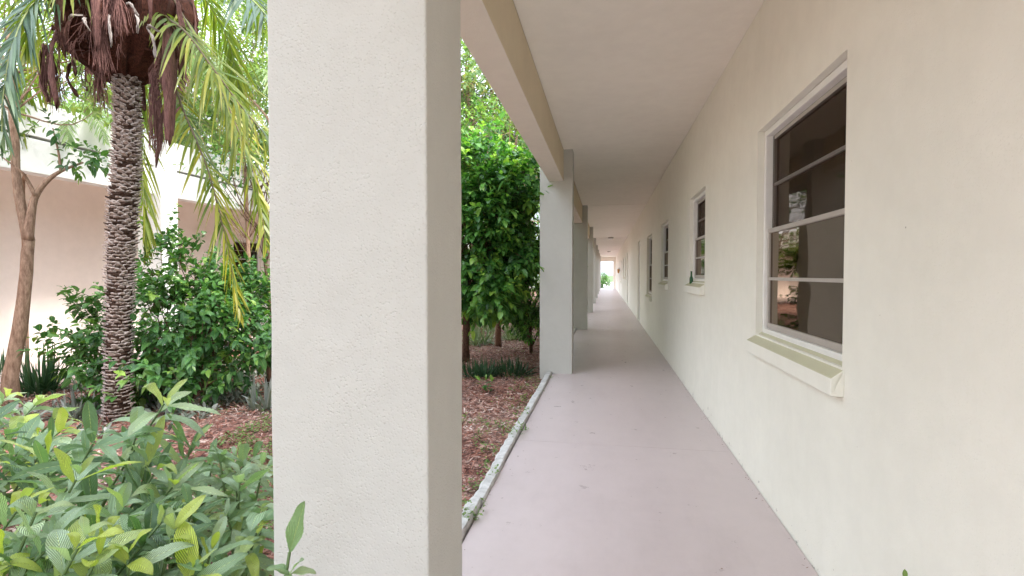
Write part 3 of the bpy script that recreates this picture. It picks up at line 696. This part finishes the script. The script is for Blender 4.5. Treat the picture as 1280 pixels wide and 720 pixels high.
    for (x0, y0_, x1, y1_, dd) in ((120, 20, 128, 85, 4.0), (146, -5, 152, 38, 3.95), (82, 40, 78, 62, 4.1), (205, 60, 202, 105, 4.1), (192, 90, 195, 190, 4.15), (60, 60, 70, 130, 4.2), (135, -5, 135, 30, 3.95), (125, 85, 124, 130, 4.25)):
        fib(P(x0, y0_, dd), P(x1, y1_, dd), 60, .035)
    for _ in range(60):
        a = rng.uniform(0, 6.28); zz = rng.uniform(-.4, .4); r = .36; p0 = cc+[r*math.cos(a), r*math.sin(a), zz]
        for __ in range(5):
            m.tube([p0, p0+[.08*math.cos(a), .08*math.sin(a), -.03], p0+[.1*math.cos(a)+rng.normal(0, .04), .1*math.sin(a)+rng.normal(0, .04), -rng.uniform(.1, .25)]], [.004, .003, .0015], 3, cap=False)
    m.build('fibre', M['sheath'], o)
    # hanging dead sheaths: boat-shaped plates
    def sheath(p0, p1, wd, mat, tw=0.):
        p0 = np.array(p0); p1 = np.array(p1); L = np.linalg.norm(p1-p0); ax = (p1-p0)/L
        out = unit((p0+p1)/2-(cc+[0, 0, -.1])); out[2] = 0; out = unit(out+rng.normal(0, .15, 3)*tw); sd = unit(np.cross(ax, out)); out = np.cross(sd, ax); V = []; nj, ni = 12, 6
        for j in range(nj+1):
            t = j/nj; ww = .68*wd*np.interp(t, [0, .15, .45, .8, 1], [.35, .6, .9, .7, .35])*(1+.35*noise.noise(Vector((t*4, wd*90, p0[0]*9))))
            for i in range(ni+1):
                s = i/ni*2-1
                V.append(p0+ax*L*(t+(.13*noise.noise(Vector((s*4, p0[0]*20, 2))) if j > nj-2 else 0))+sd*ww*s+out*(-(s*s)*ww*.5+.02*noise.noise(Vector((s*3, t*3, p0[0]*30)))+.05*math.sin(t*3.1)+.012*noise.noise(Vector((t*5, s*2, wd*50)))))
        n = ni+1; mm = MB(); mm.add(V, [(j*n+i, j*n+i+1, (j+1)*n+i+1, (j+1)*n+i) for j in range(nj) for i in range(ni)])
        s_ = mm.build('dead_sheath', mat, o, smooth=True); md = s_.modifiers.new('solid', 'SOLIDIFY'); md.thickness = .006
    S, SPM = M['sheath'], M['sheath_pale']
    for a in ((70, 30, 72, 135, 4.15, .085, S), (54, 55, 60, 128, 4.3, .075, S), (210, 30, 212, 180, 4.1, .085, S), (222, 0, 226, 95, 4.2, .05, S), (195, 95, 196, 200, 4.3, .07, S), (88, 78, 98, 120, 4.3, .05, S),
              (75, -40, 78, 30, 3.9, .075, S), (181, -50, 188, 28, 3.95, .03, S), (123, -60, 122, 60, 3.92, .055, S), (205, 100, 216, 172, 4.5, .06, S), (165, -60, 160, 60, 5.05, .08, S), (120, -20, 110, 110, 5.1, .07, S), (200, -20, 205, 120, 4.9, .07, S),
              (86, 26, 104, 19, 3.9, .014, SPM), (107, 22, 112, 38, 3.9, .013, SPM), (136, 18, 139, 57, 3.88, .015, SPM), (170, 18, 172, 42, 3.88, .013, SPM), (184, 34, 194, 72, 3.92, .014, SPM), (158, 4, 172, 20, 3.88, .013, SPM), (184, 34, 200, 40, 3.92, .013, SPM)):
        sheath(P(a[0], a[1], a[4]), P(a[2], a[3], a[4]), a[5], a[6], 1)
    for _ in range(26):      # many narrow dry strips hanging all round the skirt
        a = rng.uniform(0, 6.28); r0_ = rng.uniform(.34, .5); z0 = rng.uniform(-.15, .5); l = rng.uniform(.35, .8); p0 = cc+[r0_*math.cos(a), r0_*math.sin(a), z0]
        sheath(p0, p0+[rng.normal(0, .06), rng.normal(0, .06), -l], rng.uniform(.018, .04), S, 1)
    # fronds seen in the photo
    top = P(157, -90, d0)
    fr = lambda pts, **k: frond(o, [top]+[P(*p) for p in pts], **k)
    fr([(200, 10, 4.3), (232, 40, 4.1), (268, 88, 4.0), (303, 135, 3.9), (335, 175, 3.85), (352, 225, 3.85)], nl=62, L=.46, tmu=.5, tsd=.22, hang=.5, fold=.85, start=.22, rmat=M['rachis_brown'])
    fr([(200, 30, 4.5), (222, 118, 4.3), (245, 175, 4.2), (262, 220, 4.15), (280, 290, 4.1), (292, 350, 4.1), (300, 400, 4.1)], nl=58, L=.36, tmu=.65, tsd=.28, hang=.35, fold=.8, start=.35, rmat=M['rachis_brown'])
    fr([(205, -20, 4.4), (245, 50, 4.3), (288, 140, 4.2), (318, 220, 4.15), (334, 310, 4.1)], nl=66, L=.42, tmu=.55, tsd=.22, hang=.45, fold=.8, start=.3, rmat=M['rachis_brown'])
    fr([(170, 60, 4.9), (176, 180, 5.0), (180, 260, 5.0), (184, 320, 5.0)], nl=44, L=.42, tmu=.5, hang=.3, fold=.4, start=.35)
    fr([(110, -30, 4.2), (50, -5, 3.8), (18, 50, 3.6), (4, 120, 3.5), (2, 180, 3.5)], nl=48, L=.36, lm=LM['bluefrond'], tmu=.5, hang=.4, fold=.7, start=.3)
    fr([(120, -40, 4.2), (80, -20, 3.9), (50, 0, 3.8), (36, 40, 3.8), (35, 70, 3.8)], nl=46, L=.36, tmu=.45, hang=.5, fold=.7, start=.3)
    fr([(210, -70, 4.2), (270, -35, 3.9), (320, 5, 3.7), (352, 50, 3.6), (370, 110, 3.6)], nl=56, L=.48, tmu=.3, lm=LM['bluefrond'], hang=.35, fold=.9, start=.2)
    fr([(205, -50, 4.8), (250, -10, 5.2), (285, 50, 5.5), (300, 120, 5.7)], nl=50, L=.5, tmu=.5, hang=.5, start=.25)
    fr([(100, 0, 5.0), (60, 60, 5.4), (30, 130, 5.6), (25, 180, 5.6)], nl=44, L=.4, tmu=.5, hang=.4, start=.4)
    for i in range(10):
        a = i*2.4+.5; e = .3+.55*((i*7) % 5)/5; l = 1.7; h = np.array([math.cos(a), math.sin(a), 0])
        if h[1] < -.55 : l = 1.3
        pts = [top+h*.1, top+h*l*.3+[0, 0, .5*e*1.6], top+h*l*.65+[0, 0, .55*e], top+h*l*.95+[0, 0, -.35+.4*e], top+h*l*1.1+[0, 0, -.9+.4*e]]
        frond(o, pts, nl=44, L=.4, tmu=.4, hang=.45, start=.2)
    return o
palm()

# ------------------------------------------------------------------ shrubs and trees
# glossy shrub behind the palm
b = gp(245, 500)
bushy('shrub', 'big glossy green shrub behind the palm trunk, under the hanging yellow fronds', 'shrub', b, P(232, 425, 5.2), (1.0, .75, .60), 60, 1150, .10, .05, LM['bush'], M['bark_dark'], seed=4, nl=9, shl=.24, crownname='foliage',
      tr=.035, droop=.35, tmu=.38, clr=.16, tsd=.2, shell=.5, extra_pts=[P(218, 310, 5.2), P(222, 330, 5.2), P(120, 395, 5.2), P(105, 425, 5.2), P(205, 350, 5.1), P(300, 370, 5.3), P(325, 360, 5.3), P(270, 350, 5.3)])
# slender pale trunk tree at far left
b = gp(12, 505); d = 5.0
o = bushy('slender_tree', 'slender tan barked tree forking beside the left edge, behind the strap leaf clump', 'tree', b, P(30, 20, d), (1.3, 1.2, .8), 26, 330, .085, .045, LM['pale'], M['bark_tan'], seed=6, nl=8, shl=.3,
      trunk=[b+[0, 0, -.05], P(14, 470, d), P(24, 410, d), P(33, 340, d), P(35, 300, d), P(27, 262, d), P(20, 215, d), P(17, 140, d), P(12, 40, d)], tr=.062, tmu=.6, clr=.2, lf=.16, ls=.82)
m = MB()
m.tube(smoothpath([P(36, 300, d), P(38, 275, d), P(42, 250, d+.02), P(55, 228, d+.05), P(76, 214, d+.1), P(100, 206, d+.15)], 16), np.linspace(.042, .01, 16+0), 7) if False else None
pth = smoothpath([P(35, 300, d), P(38, 275, d), P(43, 248, d+.02), P(57, 228, d+.05), P(76, 214, d+.1), P(104, 203, d+.15)], 15); m.tube(pth, np.linspace(.045, .009, len(pth)), 7)
pth = smoothpath([P(44, 245, d), P(34, 225, d), P(26, 214, d-.05), P(2, 196, d-.1)], 12); m.tube(pth, np.linspace(.02, .006, len(pth)), 6)
pth = smoothpath([P(76, 214, d+.1), P(73, 190, d+.1), P(66, 160, d+.1)], 10); m.tube(pth, np.linspace(.014, .006, len(pth)), 6)
m.build('limb', M['bark_tan'], o, smooth=True)
rng = np.random.default_rng(9)
q = np.array([P(x, y, d+.12) for x, y in ((104, 205), (112, 198), (128, 206), (120, 190), (95, 200), (66, 160), (85, 195), (5, 196))]); n = len(q)
leafobj('foliage', shoots(np.repeat(q, 3, 0), rng.normal(0, 1, (n*3, 3))+[0, 0, .3], .15, 6, .10, .045, TM, 1.0, .3, .5, .2), LM['bush'], o)
# thin stemmed shrub by the near column edge
b = gp(338, 500)
d = 5.9; b = np.array([*P(335, 440, d)[:2], -.05])
bushy('thin_tree', 'thin reddish brown multi-branched small tree just left of the nearest column', 'tree', b, P(325, 215, d), (.45, .5, .5), 16, 120, .07, .035, LM['bush'], M['bark_dark'], seed=12, nl=7, shl=.2,
      trunk=[b, P(338, 400, d), P(332, 330, d), P(326, 280, d), P(318, 225, d)], tr=.026, tmu=.5, clr=.2, limbs=14, lowcut=-.4)
# leafy glossy tree in the gap between the columns
b = gp(582, 452); d = 6.9
bushy('glossy_tree', 'dense glossy leafed small tree in the gap between the first two columns', 'tree', b, P(607, 290, 6.8), (.50, .6, 1.05), 80, 1700, .115, .062, LM['dark'], M['bark_dark'], seed=15, nl=9, shl=.26,
      trunk=[b+[0, 0, -.05], P(583, 400, d), P(586, 350, d-.1), P(600, 280, 6.7), P(605, 220, 6.7)], tr=.05, tmu=.42, clr=.13, tsd=.22, shell=.45, limbs=10, extra_pts=[P(655, 215, 6.6), P(650, 265, 6.6), P(600, 380, 6.8), P(620, 370, 6.8), P(585, 200, 6.3), P(600, 190, 6.4)])
# second trunk with slender pale stem
b = gp(623, 431); d = 8.4
bushy('pale_stemmed_tree', 'straight pale stemmed young tree behind the dense glossy tree', 'tree', b, P(625, 190, 8.6), (1.0, .9, 1.0), 40, 700, .09, .045, LM['bush'], M['bark_tan'], seed=18, nl=8, shl=.28,
      trunk=[b+[0, 0, -.05], P(623, 400, d), P(624, 350, d), P(626, 260, d), P(626, 200, d)], tr=.055, tmu=.75, clr=.15)
# lime shrub beside the second column
b = gp(660, 425)
bushy('lime_shrub', 'yellow green shrub with dark stems against the second column', 'shrub', b, P(652, 350, 8.2), (.36, .45, .6), 28, 420, .075, .04, LM['lime'], M['bark_dark'], seed=22, nl=8, shl=.2, crownname='foliage', tr=.03, tmu=.3, clr=.18,
      trunk=[b, P(662, 410, 8.5), P(656, 380, 8.4), P(654, 350, 8.3)])
bushy('dark_shrub', 'dark green upright shrub with bare stems close to the second column', 'shrub', gp(664, 440), P(661, 385, 7.6), (.26, .4, .4), 22, 330, .07, .036, LM['dark'], M['bark_dark'], seed=23, nl=8, shl=.18, crownname='foliage', tr=.03, tmu=.35, clr=.18)
# taller trees further down the courtyard and beyond the opposite roof
far = [
 ('courtyard_tree', 'tall airy tree with sage leaves and red new growth rising over the dense glossy tree', P(585, 140, 11), (1.45, 1.7, 1.9), 'sage', 3, .12, 4000, 120, .18, 31),
 ('courtyard_tree', 'broad yellow green tree further down the courtyard behind the gap between columns', P(640, 270, 17), (2.0, 2.0, 1.8), 'pale', 5, .15, 700, 50, .14, 32),
 ('courtyard_tree', 'dark rounded tree at the far end of the courtyard', P(655, 300, 26), (2.1, 2.6, 2.6), 'bush', 7, .24, 600, 40, .15, 33),
 ('courtyard_tree', 'tall pale tree beyond the palm just left of the nearest column', P(300, 95, 9.0), (1.7, 1.6, 1.45), 'pale', 3, .095, 1700, 80, .15, 34),
 ('roadside_tree', 'rounded light green tree rising behind the opposite roof left of the palm', P(60, 90, 14), (3.0, 2.8, 2.0), 'pale', 3, .15, 1100, 60, .15, 35),
 ('roadside_tree', 'larger green tree behind the opposite roof right of the palm skirt', P(255, 75, 15), (3.3, 2.6, 2.6), 'lime', 3, .15, 1500, 70, .15, 36),
 ('roadside_tree', 'dark green tree on the far side of the opposite roof, partly behind the nearest column', P(400, 130, 19), (3.6, 3, 3.0), 'bush', 3, .22, 600, 40, .14, 37),
]
for nm, lb, c, rd, mt, _, L, ns, nc, clr, sdd in far:
    b = np.array([c[0]+.1, c[1], -.1])
    if b[0] < -6.2 and b[0] > -14.5: b[0] = min(b[0], -14.9) if nm == 'roadside_tree' else b[0]
    c = np.array(c)
    bushy(nm, lb, 'tree', b, c, rd, nc, ns, L, L*.5, LM[mt], M['bark_tan'], T=TS, seed=sdd, nl=9, shl=L*3, trunk=[b, (b*.6+c*.4)+[.05, 0, 0], c+[0, 0, .2*rd[2]]], tr=(.045 if sdd == 34 else .10+.01*rd[0]), tmu=.45, clr=clr, limbs=9, lf=.25, tsd=.25)
bushy('courtyard_tree', 'unseen leafy tree added behind the viewpoint to shade the nearest column', 'tree', onground(-2.0, -3.0), np.array([-1.7, -2.5, 2.5]), (.9, .8, 1.0), 36, 600, .12, .06, LM['pale'], M['bark_tan'], T=TS, seed=39, nl=8, shl=.3,  # out-of-view tree, added to keep sky light off the nearest column
      trunk=[onground(-2.0, -3.0), np.array([-1.9, -2.8, 1.2]), np.array([-1.7, -2.5, 2.4])], tr=.07, lf=.25)
# second feathery palm-like plant at left, behind the slender tree
def feather(name, label, base, top, n, L, ll, lm, seed, down=.5):
    global rng; rng = np.random.default_rng(seed)
    o = thing(name, base, label, 'palm'); m = MB(); pth = smoothpath([base, base*[1, 1, 0]+[0, 0, top[2]*.6], base*[.9, .9, 0]+top*[.1, .1, .85], top], 12); m.tube(pth, np.linspace(.022, .016, len(pth)), 9, wob=.3); m.build('trunk', M['bark_tan'], o, smooth=True)
    for i in range(n):
        a = i*2.4; h = np.array([math.cos(a), math.sin(a), 0]); e = rng.uniform(.2, 1)
        frond(o, [top, top+h*L*.35+[0, 0, .35*e*L], top+h*L*.75+[0, 0, .3*e*L-.1], top+h*L*(1.02)+[0, 0, -down*L+.3*e*L]], nl=40, L=ll, W=.016, lm=lm, hang=.3, tmu=.5, start=.12, r0=.008)
    return o
c = P(70, 190, 6.6); c0 = P(28, 190, 6.6); feather('feathery_palm', 'light feathery palm between the slender tree and the date palm', np.array([c0[0], c0[1], -.05]), P(70, 165, 6.6), 15, 1.0, .26, LM['fern'], 41)
c = P(300, 160, 7.6); c0 = P(345, 160, 7.6); feather('feathery_palm', 'feathery yellow green palm behind the hanging fronds beside the nearest column', np.array([c0[0], c0[1], -.05]), P(300, 110, 7.6), 15, 1.2, .3, LM['fern'], 42)
# hedge seen through the far opening
hb = np.array([*P(752, 350, 50)[:2], -.12])
bushy('hedge', 'clipped green hedge bush framed by the opening at the end of the walkway', 'hedge', hb, hb+[.1, 0, .72], (.62, .5, .62), 40, 500, .11, .06, LM['bush'], M['bark_dark'], T=TS, seed=50, nl=8, shl=.2, crownname='foliage', tmu=.5, clr=.18)

# ------------------------------------------------------------------ strap leaf clumps
def strap(name, label, base, n, L, W, lm, seed, spread=.8, tmu=.4, r=.1, droop=.55, cat='plant', group=None):
    global rng; rng = np.random.default_rng(seed)
    o = thing(name, base, label, cat, group)
    a = rng.uniform(0, 6.28, n); rr = r*np.sqrt(rng.random(n)); q = np.stack([base[0]+rr*np.cos(a), base[1]+rr*np.sin(a), np.full(n, base[2]-.01)], 1)
    t = rng.uniform(0, spread, n); b_ = a+rng.normal(0, .6, n)
    ax = np.stack([np.cos(b_)*np.sin(t), np.sin(b_)*np.sin(t), np.cos(t)], 1)
    leafobj('leaf_blades', [leafset(q, ax, np.tile([0, 0, 1.], (n, 1))+ax*-.2+rng.normal(0, .2, (n, 3)), L*rng.uniform(.6, 1.15, n), W, droop*t*rng.uniform(.5, 1.4, n), np.clip(rng.normal(tmu, .2, n), 0, 1), tmpl(1, 7, 'blade', 0))], lm, o)
    return o
strap('strap_leaf_clump', 'dark green arching strap leaf clump beside the slender tan tree trunk', gp(48, 490), 190, .55, .018, LM['grass'], 60, 1.1, .45, .14)
strap('strap_leaf_clump', 'spiky grey green clump at the left edge of the bed beyond the slender tree', gp(2, 470), 80, .4, .018, LM['grass'], 61, 1.0, .5, .1)
strap('strap_leaf_clump', 'dark low strap leaf mound in the mulch, nearer the glossy tree trunk', gp(600, 470), 260, .26, .016, LM['grass'], 62, 1.3, .3, .2)
strap('strap_leaf_clump', 'dark low strap leaf mound in the mulch touching the second column side of the bed', gp(640, 467), 240, .26, .016, LM['grass'], 63, 1.3, .3, .2)
for i, (x, y, lb) in enumerate(((598, 430, 'pale variegated grassy clump left of the pale stemmed tree'), (645, 424, 'pale variegated grassy clump right of the pale stemmed tree'), (612, 413, 'more distant pale variegated clump behind the pale stemmed tree'), (660, 410, 'most distant pale variegated clump near the second column'))):
    strap('variegated_clump', lb, gp(x, y), 150, .48, .024, LM['variegated'], 70+i, 1.2, .5, .22)
strap('variegated_clump', 'small silvery striped clump at the foot of the palm on its right', gp(200, 505), 80, .28, .02, LM['silver'], 77, 1.2, .6, .12)
strap('variegated_clump', 'small silvery striped clump between the palm foot and the slender tree', gp(95, 520), 90, .26, .02, LM['silver'], 78, 1.2, .6, .12)
strap('variegated_clump', 'silvery striped clump by the big shrub near the left side of the nearest column', gp(335, 520), 90, .3, .022, LM['silver'], 79, 1.2, .6, .14)

# ------------------------------------------------------------------ broad veined plants in the foreground
def lance(label, base, stems, L=.19, W=.038, tmu=.36, seed=1, nl=14, young=.3, group='veined leafy plants in the foreground', shl=.24, tstems=M['stem_green']):
    """stems: list of tip positions"""
    global rng; rng = np.random.default_rng(seed); base = np.asarray(base, float)
    o = thing('leafy_plant', base, label, 'plant', group); w = MB(); bs = []; ds = []; ls = []
    extra = [np.asarray(t)+rng.normal(0, .09, 3)*[1, 1, .5]-[0, 0, .10] for t in stems for _ in range(2 if seed == 103 else 1)]
    for tp in list(stems)+extra:
        tp = np.asarray(tp, float); mid = base*.45+tp*.55+rng.normal(0, .03, 3)*[1, 1, 0]; pth = smoothpath([base+rng.normal(0, .015, 3)*[1, 1, 0], mid, tp], 10)
        w.tube(pth, np.linspace(.006, .003, len(pth)), 6); dd = unit(tp-mid); bs.append(tp-dd*shl*.93); ds.append(dd); ls.append(shl)
    w.build('stem', tstems, o, smooth=True)
    leafobj('foliage', shoots(np.array(bs), np.array(ds), np.array(ls), nl, L, W, TL, 1.35, .36, min(tmu, .42)+.04, .17, .3, True, young*.8), LM['lance'], o)
    return o
def tips(*a): return [P(*p) for p in a]
lance('tall veined leafy plant right in front of the palm foot, pale rosette at its top', onground(-1.95, 1.55), tips((205, 505, 1.75), (170, 545, 1.7), (240, 560, 1.8), (215, 610, 1.6), (188, 575, 1.9)), tmu=.45, seed=101)
lance('veined leafy plant with yellow green young leaves, left of the tallest rosette', onground(-1.75, 1.1), tips((95, 600, 1.45), (150, 640, 1.35), (60, 575, 1.6), (120, 655, 1.5)), tmu=.5, seed=102, young=.7)
lance('leafy veined plant in the bottom left corner of the picture', onground(-1.75, .7), tips((20, 640, 1.25), (-30, 590, 1.4), (55, 690, 1.15), (0, 690, 1.2)), tmu=.5, seed=103, young=.6)
lance('veined leafy plant at the bottom edge left of the nearest column, lime young tip', onground(-1.2, 1.0), tips((215, 670, 1.25), (160, 700, 1.15), (262, 695, 1.3), (240, 720, 1.2)), tmu=.45, seed=104, young=.9, L=.15, W=.04)
lance('paler veined leafy plant beside the left face of the nearest column', onground(-1.15, 1.5), tips((300, 600, 1.65), (328, 640, 1.5), (275, 575, 1.8), (310, 690, 1.45), (285, 650, 1.55)), tmu=.5, seed=105, young=.3, L=.13, W=.034)
lance('veined plant at the left edge below the strap leaf clump', onground(-3.1, 1.75), tips((45, 505, 2.6), (20, 540, 2.4), (75, 540, 2.4), (5, 500, 2.6), (50, 560, 2.5)), tmu=.5, seed=106, young=.5, L=.19, W=.055)
lance('leafy veined plant at the left edge with darker drooping leaves', onground(-2.35, 1.2), tips((25, 570, 1.9), (60, 555, 2.0), (-20, 540, 1.8), (90, 560, 2.0)), tmu=.2, seed=107, young=.3)
lance('low veined plant among the mulch, right of the tallest rosette', onground(-1.9, 2.2), tips((262, 580, 2.2), (230, 590, 2.2), (290, 630, 2.0), (255, 630, 2.0)), tmu=.45, seed=108, L=.14, W=.036, shl=.2)
lance('low veined plant right below the tallest rosette, mid foreground', onground(-1.55, 1.35), tips((190, 640, 1.55), (240, 640, 1.5), (120, 690, 1.4), (165, 680, 1.4)), tmu=.35, seed=109)
lance('leafy veined plant just right of the bottom left corner plant', onground(-1.45, .75), tips((100, 680, 1.1), (45, 640, 1.2), (130, 670, 1.2), (75, 720, 1.1)), tmu=.55, seed=110, L=.14, W=.04, young=.6)

# single upright leaf against the near column
rng = np.random.default_rng(5)
b = onground(-.80, 1.0); o = thing('leafy_sprout', b, 'sprout with one upright striped leaf against the foot of the nearest column', 'plant'); w = MB()
tip = P(362, 690, 1.02); pth = smoothpath([b, (b+tip)/2+[.0, .01, 0], tip], 8); w.tube(pth, np.linspace(.005, .003, len(pth)), 6); w.build('stem', M['stem_green'], o, smooth=True)
sets = [leafset([tip], [P(378, 640, 1.0)-tip], [rt*-.6-fw], .115, .040, -.05, .35, TL), leafset([tip-[0, 0, .045]]*4, [rt*.8+[0, 0, .3], rt*-.8+[0, 0, .5], -fw*.8+[0, 0, .2], rt*.3+[0, 0, .5]], [[0, 0, 1.]]*4, .06, .026, .3, [.7, .4, .5, .6], TL)]
leafobj('leaf', sets, LM['lance'], o)
# sprout in the bed and by the wall
b = gp(607, 490); o = thing('leafy_sprout', b, 'small bright green sprout alone in the red mulch before the strap leaf mounds', 'plant')
leafobj('foliage', shoots(np.array([b+[0, 0, -.02]]*3), np.array([[0, 0, 1.], [.4, 0, .8], [-.4, .2, .8]]), .17, 7, .10, .045, TM, 1.1, .2, .6, .1), LM['bush'], o)
b = np.array([WALL-.02, 1.585, 0]); o = thing('leafy_sprout', b, 'green weed growing up from the crack at the foot of the right wall', 'plant')
w = MB(); tip = P(1131, 727, 1.42); w.tube(smoothpath([b, (b+tip)/2, tip], 8), .003, 6); w.build('stem', M['stem_green'], o, smooth=True)
leafobj('foliage', shoots(np.array([tip-[0, 0, .1]]), np.array([[0, 0, 1.]]), .11, 7, .05, .024, TM, .9, .3, .6, .1), LM['weed'], o)

# ------------------------------------------------------------------ light
w = D.worlds.new('World'); SC.world = w; w.use_nodes = True; nt = w.node_tree; bg = nt.nodes['Background']
SUN_EL, SUN_AZ = R(48), R(100)     # azimuth measured from +Y towards +X
sky = nt.nodes.new('ShaderNodeTexSky'); sky.sky_type = 'NISHITA'; sky.sun_disc = False; sky.sun_elevation = SUN_EL; sky.sun_rotation = SUN_AZ
sky.dust_density = 3; sky.air_density = 1.0; sky.ozone_density = 1
hs = nt.nodes.new('ShaderNodeHueSaturation'); hs.inputs['Saturation'].default_value = .5; nt.links.new(sky.outputs[0], hs.inputs['Color'])
tc = nt.nodes.new('ShaderNodeTexCoord'); cn = noiseN(nt, tc.outputs['Generated'], 3.0, 6, .6)
cr = ramp(nt, cn.outputs['Fac'], [(.35, (0, 0, 0)), (.6, (1, 1, 1))])
mx = mixc(nt, cr.outputs['Color'], hs.outputs[0], (10.2, 11.3, 13.0))
sx = nt.nodes.new('ShaderNodeSeparateXYZ'); nt.links.new(tc.outputs['Generated'], sx.inputs[0])
gr = ramp(nt, sx.outputs['Z'], [(0, (.42,)*3), (.9, (1.25,)*3)]).outputs['Color']; mx = mixc(nt, 1.0, mx, gr, 'MULTIPLY')
nt.links.new(mx, bg.inputs['Color']); bg.inputs['Strength'].default_value = .15
sl = D.lights.new('sun', 'SUN'); sl.energy = 2.4; sl.angle = R(14); sl.color = (1, .95, .87); so = D.objects.new('sun', sl); COL.objects.link(so)
dv = Vector((math.sin(SUN_AZ)*math.cos(SUN_EL), math.cos(SUN_AZ)*math.cos(SUN_EL), math.sin(SUN_EL)))
so.rotation_euler = dv.to_track_quat('Z', 'Y').to_euler()
SC.view_settings.view_transform = 'Standard'; SC.view_settings.look = 'None'; SC.view_settings.gamma = 1; SC.view_settings.exposure = 1.6
SC.render.engine = 'CYCLES'; SC.cycles.max_bounces = 10; SC.cycles.diffuse_bounces = 6; SC.cycles.transparent_max_bounces = 16
SC.render.resolution_x = 1024; SC.render.resolution_y = 576
